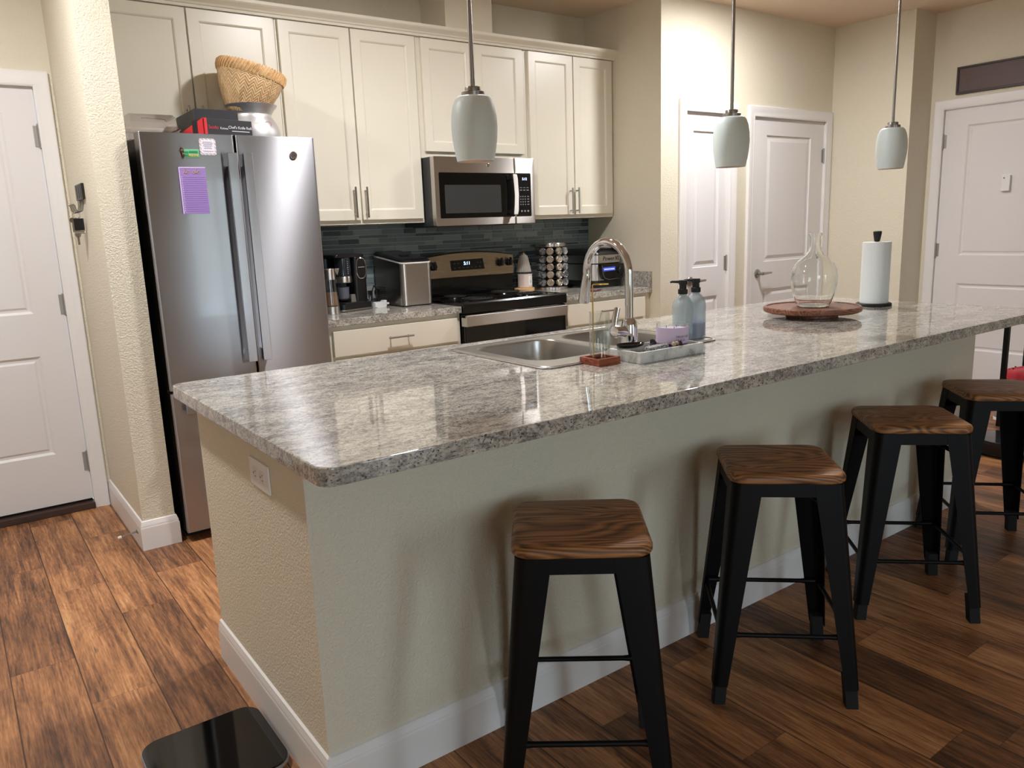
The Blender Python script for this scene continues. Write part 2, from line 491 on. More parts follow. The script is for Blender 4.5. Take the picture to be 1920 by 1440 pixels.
structure(MB().box(XL-0.2, XR+0.2, YR-0.2, 3.3, -0.08, 0.0).make('floor', M['floor']), 'brown wood plank floor')
structure(MB().box(XL-0.2, XR+0.2, YR-0.2, 3.3, ZC, ZC+0.1).make('ceiling', M['ceiling']), 'plain beige painted ceiling')
wallbox('wall_stub', (0.043, 0.178, 2.262, 3.18, 0, ZC), label='textured cream wall end beside the refrigerator')
wallbox('wall_hall', (XL, -0.964, 3.06, 3.18, 0, ZC), (-0.038, 0.043, 3.06, 3.18, 0, ZC), (-0.964, -0.038, 3.06, 3.18, 2.078, ZC), label='cream wall around the white door by the refrigerator')
wallbox('wall_kitchen', (0.178, 3.418, 3.07, 3.18, 0, ZC), label='cream kitchen back wall')
wallbox('wall_alcove', (3.418, 3.53, 2.336, 3.18, 0, ZC), label='cream side wall at the right end of the kitchen')
wallbox('wall_closets', (3.53, 3.658, 2.336, 2.45, 0, ZC), (4.114, 4.386, 2.336, 2.45, 0, ZC), (5.289, 5.369, 2.336, 2.45, 0, ZC),
        (3.658, 4.114, 2.336, 2.45, 2.072, ZC), (4.386, 5.289, 2.336, 2.45, 2.072, ZC), label='cream wall holding the two narrow panel doors')
wallbox('wall_jog', (5.369, 5.787, 1.709, 2.45, 0, ZC), label='projecting cream wall corner beside the entry door')
wallbox('wall_right', (XR, XR+0.12, YR, 0.681, 0, ZC), (XR, XR+0.12, 1.609, 1.709, 0, ZC), (XR, XR+0.12, 0.681, 1.609, 2.086, ZC), label='cream wall around the entry door')
wallbox('wall_left', (XL-0.12, XL, YR, 3.18, 0, ZC))
WX = [(-1.9, -0.2, 0.75, 2.2), (2.05, 2.85, 0.05, 2.12)]      # window and glazed door behind the camera
RY0, RY1 = YR-0.12, YR
wallbox('wall_rear', (XL-0.12, WX[0][0], RY0, RY1, 0, ZC), (WX[0][1], WX[1][0], RY0, RY1, 0, ZC), (WX[1][1], XR+0.12, RY0, RY1, 0, ZC),
        (WX[0][0], WX[0][1], RY0, RY1, 0, WX[0][2]), (WX[0][0], WX[0][1], RY0, RY1, WX[0][3], ZC),
        (WX[1][0], WX[1][1], RY0, RY1, 0, WX[1][2]), (WX[1][0], WX[1][1], RY0, RY1, WX[1][3], ZC))
for k, (a, b_, c, d) in enumerate(WX):
    b = MB(); w = 0.05
    for q in ((a, a+w, c, d), (b_-w, b_, c, d), (a+w, b_-w, c, c+w), (a+w, b_-w, d-w, d), ((a+b_)/2-0.03, (a+b_)/2+0.03, c+w, d-w)):
        b.box(q[0], q[1], YR-0.09, YR-0.03, q[2], q[3])
    fr = structure(b.make('window_%d' % (k+1), M['trim']))
wallbox('wall_chase', (2.085, 2.42, 2.79, 3.07, 2.452, ZC), label='boxed-in duct above the cabinets')

# island half wall (three sides) with its baseboard
b = MB()
b.box(0.055, 3.266, 0.25, 0.37, 0, 0.874)
b.box(0.055, 0.165, 0.37, 1.117, 0, 0.874)
b.box(3.156, 3.266, 0.37, 1.117, 0, 0.874)
structure(b.make('wall_island', M['wall']), 'cream textured half wall under the island countertop')
BB = [(0, 0), (0.014, 0), (0.014, 0.098), (0.011, 0.106), (0.0115, 0.112), (0.008, 0.122), (0.0065, 0.130), (0, 0.133)]
def baseboard(name, path, label):
    b = MB(); b.sweep(path, BB)
    return structure(b.make(name, M['trim'], sharp=25), label)
baseboard('baseboard_island', [(0.055, 1.117), (0.055, 0.25), (3.266, 0.25), (3.266, 1.117)], 'white baseboard around the island half wall')
baseboard('baseboard_stub', [(0.043, 3.058), (0.043, 2.262), (0.178, 2.262), (0.178, 2.42)], 'white baseboard around the wall end by the refrigerator')
baseboard('baseboard_closets', [(4.19, 2.336), (4.305, 2.336)], 'white baseboard between the two narrow doors')
baseboard('baseboard_jog', [(5.369, 2.30), (5.369, 1.709), (5.667, 1.709)], 'white baseboard below the wall corner')
baseboard('baseboard_right', [(5.667, 0.60), (5.667, -4.59)], 'white baseboard beside the entry door')

# doors -------------------------------------------------------------
PROF = [(0.012, 0.008), (0.022, 0.0085), (0.032, 0.004), (0.062, 0.003)]
PROF_DEEP = [(0.004, 0.010), (0.020, 0.012), (0.045, 0.003)]
def hinge(t, x, z, y, Mx, side=1):
    b = MB()
    b.tube([(x, y-0.006, z-0.05), (x, y-0.006, z+0.05)], 0.0065, 10)
    for dz in (-0.052, 0.052): b.ball((x, y-0.006, z+dz), 0.0068, n=10)
    b.box(x-0.022 if side > 0 else x, x if side > 0 else x+0.022, y-0.0015, y+0.001, z-0.048, z+0.048)
    b.bm.transform(Mx)
    o = b.make('hinge', M['hinge'], t)
    return o
def lever(t, x, z, y, Mx, d=1):
    b = MB()
    b.lathe([(0.033, 0), (0.033, 0.006), (0.028, 0.011), (0.013, 0.014), (0.012, 0.045), (0.014, 0.05), (0.012, 0.058), (0.0, 0.06)], n=24, M=T(x, y, z) @ Matrix.Rotation(R(90), 4, 'X'))
    b.tube([(x, y-0.052, z), (x+d*0.02, y-0.054, z), (x+d*0.11, y-0.05, z+0.002)], [0.011, 0.010, 0.007], 10)
    b.bm.transform(Mx)
    return b.make('lever_handle', M['nickel'], t)
def door(name, label, s0, s1, top, y, hinge_side, hz, Mx, prof, cas=0.068, bottom=0.012, handle=None, sweep_bottom=False, stile=(0.115, 0.165)):
    """slab s0..s1 in a plane y (drawn facing -y, then turned by Mx)"""
    t = bpy.data.objects.new(name, None); COL.objects.link(t); structure(t, label)
    w = s1 - s0
    st = stile[0]
    ps = [(s0+st, s1-st, 1.02, top-0.12), (s0+st, s1-st, 0.31, 0.81)]
    b = MB(); b.paneled(s0, s1, bottom, top, y+0.012, 0.035, ps, prof)
    b.bm.transform(Mx); b.make('slab', M['door'], t, sharp=15)
    # casing: stepped profile, mitred at the top
    g = 0.004
    prof2 = [(0.0, 0.004), (0.0, -0.010), (0.008, -0.013), (0.020, -0.012), (0.034, -0.015), (0.052, -0.019), (cas-0.004, -0.019), (cas, -0.016), (cas, 0.004)]
    b = MB()
    rings = []
    for corner in (0, 1, 2, 3):
        rg = []
        for o, d in prof2:
            o = o - 0.002
            x = (s0 - g - o) if corner < 2 else (s1 + g + o)
            z = 0.0 if corner in (0, 3) else top + g + o
            rg.append((x, y + d, z))
        rings.append(rg)
    b.loft(rings)
    # jamb lining behind the casing
    for q in ((s0-g-0.01, s0-0.0025, 0, top+g+0.01), (s1+0.0025, s1+g+0.01, 0, top+g+0.01), (s0-0.0025, s1+0.0025, top+0.003, top+g+0.01)):
        b.box(q[0], q[1], y+0.001, y+0.1, q[2], q[3])
    b.bm.transform(Mx); b.make('casing', M['trim'], t, sharp=20)
    hx = s1+0.001 if hinge_side > 0 else s0-0.001
    for z in hz: hinge(t, hx, z, y+0.010, Mx, hinge_side)
    if handle: lever(t, handle[0], handle[1], y+0.012, Mx, handle[2])
    return t
I4 = Matrix.Identity(4)
d1 = door('door_1', 'white two-panel door on the left beside the refrigerator', -0.958, -0.044, 2.073, 3.06, 1, (1.852, 1.056, 0.25), I4, PROF, bottom=0.048, stile=(0.135, 0))
b = MB(); b.box(-0.96, -0.042, 3.035, 3.12, 0.0, 0.034, 0.004); lab(b.make('threshold', plain('dark threshold', (66,44,36), 0.5), d1), 'dark brown door sill')
b = MB(); b.box(-0.955, -0.046, 3.078, 3.10, 0.034, 0.048); b.make('weather_strip', M['rubber'], d1)
door('door_2', 'narrow white panel door nearest the kitchen', 3.662, 4.110, 2.067, 2.336, 1, (1.84, 1.04, 0.25), I4, PROF_DEEP, cas=0.074, handle=(3.725, 0.93, 1), stile=(0.088, 0))
door('door_3', 'white panel door with lever handle left of the wall corner', 4.390, 5.285, 2.067, 2.336, 1, (1.814, 1.04, 0.25), I4, PROF_DEEP, cas=0.074, handle=(4.484, 0.936, 1), stile=(0.170, 0))
# entry door faces -x : drawn with s = -y
Mx4 = Matrix(((0,1,0,0),(-1,0,0,0),(0,0,1,0),(0,0,0,1)))
d4 = door('door_4', 'white entry door at the right edge below the dark sign', -1.605, -0.685, 2.080, XR, -1, (1.856, 1.060, 0.25), Mx4, PROF, handle=(-0.75, 0.93, -1), stile=(0.165, 0))

# crown moulding over the wall cabinets
b = MB()
cp = [(2.80, 2.440), (2.768, 2.440), (2.766, 2.452), (2.760, 2.455), (2.756, 2.463), (2.742, 2.474), (2.735, 2.477), (2.728, 2.484), (2.726, 2.498), (2.80, 2.498)]
b.prism(cp, 'x', 0.181, 3.4175)
tag(b.make('crown_moulding', M['cab'], sharp=20), 'cream crown moulding along the top of the wall cabinets', 'moulding')

# mosaic backsplash -------------------------------------------------
def backsplash():
    b = MB()
    x0, x1, z0, z1 = 0.972, 3.4175, 0.9145, 1.3945
    b.box(x0, x1, 3.0625, 3.0695, z0, z1, mi=0)
    rnd = random.Random(11)
    hs = [0.0290, 0.0170, 0.0290, 0.0235, 0.0150, 0.0290, 0.0200]
    z = z0 + 0.001; i = 0
    while z < z1 - 0.008:
        h = min(hs[i % len(hs)], z1 - 0.001 - z); i += 1
        x = x0 + 0.001 - rnd.random()*0.1
        while x < x1 - 0.004:
            w = rnd.choice((0.075, 0.11, 0.14, 0.18, 0.21)) * (0.9 + 0.2*rnd.random())
            a, c = max(x, x0+0.001), min(x+w, x1-0.001)
            if c - a > 0.006:
                b.box(a, c, 3.0585, 3.063, z, z+h, mi=rnd.choice((1, 1, 2, 2, 3, 4)))
            x += w + 0.003
        z += h + 0.003
    mats = [plain('grey grout', (190,196,192), 0.8)] + [plain('slate glass tile %d' % k, c, 0.12) for k, c in enumerate(((98,111,115), (118,131,133), (72,84,90), (140,151,149)))]
    return b.make('wall_backsplash', mats)
structure(backsplash(), 'dark slate glass mosaic tile backsplash under the wall cabinets')

# countertops -------------------------------------------------------
def isl(inset): return rrect(0.0, 3.364, 0.0, 1.174, 0.035, 8, inset)
b = MB()
b.slab_hole(isl, [rrect(0.962, 1.747, 0.517, 1.055, 0.05, 6)], 0.914, 0.875, 0.004)
tag(b.make('island_countertop', M['granite'], sharp=40), 'long polished grey granite countertop on the island', 'countertop')
b = MB(); b.box(0.975, 1.862, 2.414, 3.0585, 0.876, 0.914, 0.003)
tag(b.make('kitchen_countertop', M['granite']), 'grey granite counter piece between refrigerator and stove', 'countertop')
b = MB(); b.box(2.636, 3.4175, 2.414, 3.0585, 0.876, 0.914, 0.003)
tag(b.make('kitchen_countertop', M['granite']), 'grey granite counter piece right of the stove', 'countertop')
b = MB(); b.box(3.398, 3.4175, 2.414, 3.058, 0.9142, 1.017, 0.002)
tag(b.make('side_splash', M['granite']), 'short upright grey granite splash on the side wall beside the grill', 'splash')

# cabinets ----------------------------------------------------------
SHK = [(0.006, 0.0035), (0.0095, 0.009), (0.0105, 0.009)]
def bar_pull(t, p0, p1, out):
    """bar handle between p0 and p1 standing off by out (vector)"""
    p0, p1, out = Vector(p0), Vector(p1), Vector(out)
    d = (p1-p0).normalized(); L = (p1-p0).length
    b = MB()
    b.tube([p0+out, p1+out], 0.0055, 10)
    for k in (0.02, L-0.02):
        q = p0 + d*k
        b.tube([q, q+out], 0.0045, 8)
    return b.make('handle', M['nickel'], t)
def cab_door(t, x0, x1, z0, z1, yf, handle=None, rail=0.052):
    b = MB(); b.paneled(x0, x1, z0, z1, yf, 0.0195, [(x0+rail, x1-rail, z0+rail, z1-rail)], SHK)
    d = b.make('door', M['cab'], t, sharp=15)
    if handle: bar_pull(d, (handle[0], yf, handle[1]), (handle[0], yf, handle[2]), (0, -0.03, 0))
    return d
def cab_body(t, x0, x1, y0, y1, z0, z1, frames):
    b = MB(); b.box(x0, x1, y0, y1, z0, z1)
    return b.make('body', M['cab'], t)
YD, YF = 2.771, 2.791
def wallcab(label, x0, x1, z0, doors):
    t = thing('wall_cabinet', label, 'cabinet', ((x0+x1)/2, 3.06, z0))
    off = Vector(t.location)
    n0 = len(bpy.data.objects)
    parts = []
    parts.append(cab_body(None, x0, x1, YF, 3.056, z0, 2.4395, []))
    for d in doors: parts.append(cab_door(None, *d))
    for p in parts:
        p.parent = t; p.location = -off
    return t
wallcab('cream wall cabinet above the refrigerator', 0.181, 1.046, 1.80, [(0.200, 0.6035, 1.812, 2.434, YD, (0.568, 1.815, 1.983)), (0.6125, 1.030, 1.812, 2.434, YD, (0.634, 1.815, 1.985))])
wallcab('tall cream wall cabinet between refrigerator and microwave', 1.048, 1.868, 1.3955, [(1.060, 1.4515, 1.420, 2.434, YD, (1.4125, 1.431, 1.600)), (1.4615, 1.852, 1.420, 2.434, YD, (1.482, 1.431, 1.600))])
wallcab('short cream wall cabinet above the microwave', 1.870, 2.648, 1.7695, [(1.897, 2.255, 1.806, 2.434, YD, None), (2.263, 2.624, 1.806, 2.434, YD, None)])
wallcab('tall cream wall cabinet right of the microwave', 2.650, 3.4165, 1.3955, [(2.676, 3.040, 1.420, 2.434, YD, (2.999, 1.425, 1.594)), (3.050, 3.395, 1.420, 2.434, YD, (3.056, 1.425, 1.596))])

def basecab(label, x0, x1, dx0, dx1, hx):
    t = thing('base_cabinet', label, 'cabinet', ((x0+x1)/2, 2.75, 0))
    off = -Vector(t.location); ps = []
    b = MB(); b.box(x0, x1, 2.44, 3.05, 0.10, 0.8755); b.box(x0, x1, 2.52, 3.05, 0.0, 0.10); ps.append(b.make('body', M['cab']))
    b = MB(); b.box(dx0, dx1, 2.420, 2.4395, 0.716, 0.851, 0.003); dr = b.make('drawer', M['cab']); ps.append(dr)
    bar_pull(dr, (hx-0.075, 2.42, 0.7885), (hx+0.075, 2.42, 0.7885), (0, -0.032, 0))
    m = (dx0+dx1)/2
    for a, c, hh in ((dx0, m-0.004, m-0.03), (m+0.004, dx1, m+0.03)):
        ps.append(cab_door(None, a, c, 0.115, 0.700, 2.420, (hh, 0.52, 0.67)))
    for p in ps: p.parent = t; p.location = off
    return t
basecab('cream base cabinet with drawer left of the stove', 0.985, 1.860, 1.075, 1.835, 1.454)
basecab('cream base cabinet right of the stove', 2.638, 3.4165, 2.66, 3.357, 3.008)
# cupboards on the kitchen side of the island
t = thing('island_cabinet', 'cream cupboard run on the kitchen side of the island', 'cabinet', (1.66, 1.1, 0))
ps = []
b = MB(); b.box(0.166, 3.155, 1.085, 1.117, 0.10, 0.8745); b.box(0.10, 0.13, 1.1175, 1.135, 0.80, 0.8745); ps.append(b.make('face_frame', M['cab']))
MY = Matrix(((-1,0,0,0),(0,-1,0,0),(0,0,1,0),(0,0,0,1)))
for k in range(6):
    a = 0.19 + k*0.492
    b = MB(); b.paneled(-(a+0.47), -a, 0.12, 0.84, -1.137, 0.0195, [(-(a+0.47)+0.055, -a-0.055, 0.175, 0.785)], SHK)
    b.bm.transform(MY); ps.append(b.make('door', M['cab'], sharp=15))
for p in ps: p.parent = t; p.location = -Vector(t.location)
# ------------------------------------------------------------------ appliances
def kids(t, objs, at=None):
    off = -Vector(t.location)
    for o in objs:
        o.parent = t; o.location = off
# refrigerator
t = thing('refrigerator', 'stainless french door refrigerator beside the cream wall end', 'refrigerator', (0.589, 2.6, 0))
FX0, FX1, FY, FZ = 0.211, 0.966, 2.200, 1.787
ps = []
b = MB(); b.box(FX0+0.006, FX1-0.006, 2.285, 3.03, 0.055, 1.770, 0.004)
ps.append(lab(b.make('case', plain('charcoal case', (38,38,40), 0.45)), 'dark grey refrigerator case'))
b = MB(); b.box(FX0+0.02, FX1-0.02, 2.30, 2.98, 0.0, 0.055); ps.append(lab(b.make('kick_plate', M['blackmatte']), 'black kick plate'))
def fr_door(nm, x0, x1, z0, z1):
    b = MB()
    pts = [(x0, 2.278), (x0, FY+0.012)] + [(x0+0.010*(1-math.cos(a)), FY+0.012-0.010*math.sin(a)) for a in (R(30), R(60), R(90))]
    pts += [(x1-0.010*(1-math.cos(a)), FY+0.012-0.010*math.sin(a)) for a in (R(90), R(60), R(30))] + [(x1, FY+0.012), (x1, 2.278)]
    b.prism(pts, 'z', z0, z1, 0.002, mi=0)
    o = b.make(nm, [M['steelv']], sharp=40)
    g = MB(); g.box(x0+0.004, x1-0.004, 2.2782, 2.2845, z0+0.004, z1-0.004); gk = g.make('gasket', M['rubber'], o)
    return o
def fr_handle(d, x0, x1, z0, z1):
    b = MB(); b.box(x0, x1, FY-0.052, FY-0.040, z0, z1, 0.002)
    for a, c in ((z1-0.055, z1-0.003), (z0+0.003, z0+0.055)):
        b.box(x0+0.003, x1-0.003, FY-0.041, FY+0.004, a, c, 0.001)
    b.make('handle', M['steelv'], d)
dl = fr_door('door', FX0, 0.5985, 0.702, FZ); dr = fr_door('door', 0.6045, FX1, 0.702, FZ); fz = fr_door('freezer_drawer', FX0, FX1, 0.048, 0.690)
fr_handle(dl, 0.548, 0.588, 0.795, 1.707); fr_handle(dr, 0.615, 0.655, 0.795, 1.707)
b = MB(); b.box(0.26, 0.92, FY-0.052, FY-0.040, 0.60, 0.635, 0.002)
for a in (0.27, 0.87): b.box(a, a+0.04, FY-0.041, FY+0.004, 0.603, 0.632)
b.make('handle', M['steelv'], fz)
ps += [dl, dr, fz]
b = MB()
b.lathe([(0.017, 0.0), (0.017, 0.003), (0.0145, 0.0045), (0.013, 0.0035), (0.0, 0.0035)], n=28, M=T(0.860, FY-0.0, 1.707) @ Matrix.Rotation(R(90), 4, 'X'), mi=0)
b.lathe([(0.0128, 0.0037), (0.0, 0.0038)], n=24, M=T(0.860, FY, 1.707) @ Matrix.Rotation(R(90), 4, 'X'), mi=1)
b.text('GE', 0.014, T(0.860, FY-0.0042, 1.707) @ FRONT, 0.0005, mi=0, shear=0.3)
em = b.make('emblem', [M['chrome'], plain('emblem grey', (70,70,72), 0.4)]); ps.append(lab(em, 'round silver monogram emblem'))
hcm = plain('hinge cover grey', (62,62,64), 0.5)
for x in (FX0+0.012, FX1-0.085):
    b = MB(); b.box(x, x+0.073, 2.215, 2.31, 1.7705, 1.7845, 0.004); ps.append(b.make('hinge_cover', hcm))
kids(t, ps)

# things on the refrigerator door
t = thing('notepad', 'purple lined to-do notepad stuck to the left refrigerator door', 'notepad', (0.406, FY-0.001, 1.455))
b = MB(); b.box(-0.0545, 0.0545, -0.006, 0.0005, 0.0, 0.193); pad = b.make('pad', plain('lilac paper', (158,128,196), 0.7), t)
b = MB()
b.box(-0.0545, 0.0545, -0.0066, -0.006, 0.189, 0.193); b.box(-0.0545, -0.051, -0.0066, -0.006, 0, 0.189)
b.make('border', plain('pale lilac', (222,206,238), 0.7), t)
b = MB()
for k in range(17): b.box(-0.040, 0.050, -0.0064, -0.006, 0.010+k*0.0088, 0.0106+k*0.0088)
b.make('ruled_lines', plain('violet ink', (116,86,160), 0.7), t)
b = MB()
for k in range(17): b.lathe([(0.0016, 0), (0.0, 0.0004)], n=8, M=T(-0.0455, -0.006, 0.013+k*0.0088) @ Matrix.Rotation(R(90), 4, 'X'))
b.make('check_dots', plain('pale dots', (236,222,240), 0.7), t)
def script(b, strokes, ox, oz, sc, y, r):
    for s in strokes: b.tube([(ox+x*sc, y, oz+z*sc) for x, z in s], r, 6)
def arc(cx, cz, rx, rz, a0, a1, n=14): return [(cx+rx*math.cos(R(a0+(a1-a0)*i/n)), cz+rz*math.sin(R(a0+(a1-a0)*i/n))) for i in range(n+1)]
sl = lambda pts: [(x+0.25*z, z) for x, z in pts]
STR = [sl([(-0.2, 0.1), (0.1, 0.6), (0.28, 1.5), (0.2, 0.5), (0.3, 0.05), (0.55, 0.15), (0.8, 0.4)]), sl([(-0.05, 1.0), (0.6, 1.05)]),
       sl(arc(1.1, 0.38, 0.3, 0.36, 90, 450) + [(1.5, 0.75)]),
       sl(arc(2.75, 0.38, 0.32, 0.36, 40, 400) + [(3.15, 0.9), (3.3, 1.7), (3.12, 0.6), (3.2, 0.08), (3.45, 0.15), (3.7, 0.5)]),
       sl(arc(4.05, 0.38, 0.3, 0.36, 90, 450) + [(4.45, 0.75)])]
b = MB(); script(b, STR, -0.036, 0.1655, 0.0145, -0.0066, 0.0008)
b.make('lettering', plain('gold script', (226,188,130), 0.35, 0.5), t)

t = thing('fridge_magnet', 'green tag magnet with raised letters left of the striped square magnet', 'magnet', (0.408, FY-0.001, 1.687))
b = MB(); b.box(-0.028, 0.036, -0.005, 0.0005, 0.0, 0.034, 0.002); b.make('plate', plain('mint green', (112,190,140), 0.45), t)
b = MB(); b.box(-0.006, 0.028, -0.0065, -0.005, 0.020, 0.027)
b.box(-0.025, -0.010, -0.0065, -0.005, 0.006, 0.013); b.box(-0.022, -0.010, -0.0065, -0.005, 0.018, 0.025)
b.make('green_relief', plain('deep green', (42,140,96), 0.45), t)
b = MB()
for k in range(6): b.box(-0.008+k*0.0066, -0.0038+k*0.0066, -0.0066, -0.005, 0.005, 0.015, 0.0005)
b.make('raised_letters', plain('straw yellow', (206,186,116), 0.5), t)
b = MB()
b.ball((-0.034, -0.006, 0.037), 0.004, 0.004, 0.004, 10); b.ball((-0.034, -0.006, 0.025), 0.0055, 0.005, 0.009, 12)
b.ball((-0.032, -0.006, 0.010), 0.0045, 0.005, 0.010, 12); b.tube([(-0.034, -0.006, 0.030), (-0.044, -0.006, 0.026)], 0.002, 6)
b.tube([(-0.034, -0.006, 0.030), (-0.026, -0.007, 0.020)], 0.002, 6); b.tube([(-0.032, -0.006, 0.003), (-0.032, -0.006, -0.006)], 0.002, 6)
lab(b.make('figurine', plain('bronze figure', (88,66,40), 0.4, 0.4), t), 'small bronze coloured figure')
t = thing('fridge_magnet', 'square white magnet with candy striped border on the refrigerator', 'magnet', (0.482, FY-0.001, 1.699))
b = MB(); b.prism(rrect(-0.034, 0.034, 0, 0.068, 0.008), 'y', -0.004, 0.0005)
b.make('striped_card', stripes('candy stripes', [(0.0, lin((238,236,238))), (0.42, lin((206,120,120))), (0.58, lin((238,236,238))), (0.80, lin((104,112,140)))], 62), t)
b = MB(); b.prism(rrect(-0.027, 0.027, 0.007, 0.061, 0.003), 'y', -0.0046, -0.004); b.make('label', plain('white card', (238,232,244), 0.6), t)
b = MB(); rr = random.Random(3)
for k, w in enumerate((0.020, 0.022, 0.017, 0.019, 0.013, 0.016)):
    x = -w
    while x < w:
        l = 0.003 + rr.random()*0.005
        b.box(x, min(x+l, w), -0.005, -0.0046, 0.052-k*0.0052, 0.0538-k*0.0052); x += l + 0.0016
script(b, [[(i*0.35, 0.3+0.35*math.sin(i*1.9)+(0.25 if i % 4 == 0 else 0)) for i in range(18)]], -0.023, 0.013, 0.0075, -0.0048, 0.0006)
b.make('small_print', plain('grey ink', (96,84,110), 0.6), t)

# microwave
t = thing('microwave', 'stainless over-the-range microwave with black glass door', 'microwave', (2.24, 2.86, 1.369))
ps = []
MX0, MX1, MY0, MZ0, MZ1 = 1.872, 2.607, 2.657, 1.369, 1.768
b = MB(); b.box(MX0+0.003, MX1-0.003, 2.70, 3.05, MZ0, MZ1, 0.003)
b.box(MX0+0.03, MX1-0.03, 2.72, 3.0, MZ0-0.004, MZ0); ps.append(lab(b.make('case', plain('dark grey case', (46,47,50), 0.4)), 'dark grey microwave case'))
def mwface(nm, x0, x1, wx0, wx1, rad):
    b = MB()
    b.slab_hole(lambda i: rrect(x0, x1, MZ0, MZ1, 0.006, 4, i), [rrect(wx0, wx1, 1.413, 1.677, rad, 5)], 0.0, -0.042, 0.004)
    b.bm.transform(T(0, MY0, 0) @ FRONT)
    return b.make(nm, M['steel'], sharp=40)
dm = mwface('door', MX0, 2.4515, 1.902, 2.4485, 0.008); ps.append(dm)
b = MB(); b.prism(rrect(1.9025, 2.448, 1.4135, 1.6765, 0.008, 5), 'y', MY0+0.003, MY0+0.03); g = b.make('door_glass', M['blackgloss'], dm)
b = MB(); b.prism(rrect(1.940, 2.345, 1.442, 1.606, 0.006, 5), 'y', MY0+0.0015, MY0+0.003); lab(b.make('window', plain('tinted window', (58,60,60), 0.10), dm), 'dark grey viewing window')
b = MB(); b.prism([(2.405, 1.425), (2.438, 1.425), (2.445, 1.45), (2.448, 1.545), (2.445, 1.64), (2.438, 1.667), (2.405, 1.667), (2.414, 1.60), (2.417, 1.545), (2.414, 1.49)], 'y', MY0-0.045, MY0-0.028, 0.003)
for z in (1.432, 1.640): b.box(2.412, 2.436, MY0-0.03, MY0+0.004, z, z+0.022)
b.make('handle', M['steel'], dm)
pm = mwface('control_panel', 2.4535, MX1, 2.456, 2.578, 0.006); ps.append(pm)
b = MB(); b.prism(rrect(2.4565, 2.5775, 1.4135, 1.6765, 0.006, 5), 'y', MY0+0.002, MY0+0.03); b.make('keypad', plain('keypad black', (18,18,20), 0.25), pm)
b = MB(); b.text('5:12', 0.022, T(2.530, MY0+0.0015, 1.642) @ FRONT, 0.0003); lab(b.make('clock_digits', emit('display white', (200,215,255), 2.5), pm), 'glowing clock digits')
legm = plain('grey legends', (150,150,156), 0.5)
for z, h in ((1.588, 0.003), (1.572, 0.005)):
    b = MB()
    for k in range(3): b.box(2.492+k*0.026, 2.509+k*0.026, MY0+0.0012, MY0+0.002, z, z+h)
    b.make('key_legend', legm, pm)
b = MB()
for r_ in range(4):
    for k in range(3): b.box(2.492+k*0.018, 2.499+k*0.018, MY0+0.0012, MY0+0.002, 1.532-r_*0.016, 1.538-r_*0.016)
b.make('key_legend', legm, pm)
b = MB()
for r_ in range(4): b.box(2.548, 2.562, MY0+0.0012, MY0+0.002, 1.533-r_*0.016, 1.538-r_*0.016)
b.make('key_legend', legm, pm)
b = MB()
for k in range(3): b.box(2.496+k*0.025, 2.508+k*0.025, MY0+0.0012, MY0+0.002, 1.441, 1.451)
b.make('key_legend', legm, pm)
b = MB(); b.lathe([(0.012, 0), (0.012, 0.002), (0.0095, 0.003), (0.0, 0.0025)], n=24, M=T(2.254, MY0, 1.722) @ Matrix.Rotation(R(90), 4, 'X'))
b.text('GE', 0.011, T(2.254, MY0-0.003, 1.722) @ FRONT, 0.0006, shear=0.3); ps.append(b.make('emblem', M['chrome']))
kids(t, ps)

# stove
t = thing('stove', 'black and stainless electric stove between the two back counters', 'stove', (2.25, 2.7, 0))
ps = []
SX0, SX1 = 1.866, 2.632
b = MB(); b.box(SX0+0.003, SX1-0.003, 2.425, 2.99, 0.02, 0.895, 0.003)
ps.append(b.make('body', M['enamel']))
b = MB()
b.prism([(2.393, 0.872), (2.393, 0.925), (2.400, 0.934), (2.412, 0.936), (2.430, 0.930), (2.935, 0.930), (2.935, 0.895), (2.425, 0.895), (2.425, 0.872)], 'x', SX0, SX1, 0.003)
ps.append(b.make('cooktop', M['enamel']))
for (bx, by, br) in ((2.055, 2.55, 0.098), (2.055, 2.80, 0.076), (2.445, 2.55, 0.076), (2.445, 2.80, 0.098)):
    b = MB()
    b.lathe([(br+0.022, 0.0), (br+0.020, 0.004), (br+0.008, 0.002), (br*0.5, -0.001)], c=(bx, by, 0.9305), n=36, mi=1, caps=(False, False))
    b.lathe([(br*0.5, -0.0005), (0.0, -0.0005)], c=(bx, by, 0.9305), n=24, mi=1)
    sp = []
    turns = 4.0 if br > 0.09 else 3.2
    for i in range(int(turns*28)+1):
        f = i/(turns*28); a = f*turns*2*PI; r = 0.018 + (br-0.018)*f
        sp.append((bx+r*math.cos(a), by+r*math.sin(a), 0.9385))
    b.tube(sp, 0.0042, 6, mi=0)
    ps.append(lab(b.make('burner', [plain('coil element', (44,42,42), 0.5, 0.4), M['enamel']]), 'coil burner with black drip pan'))
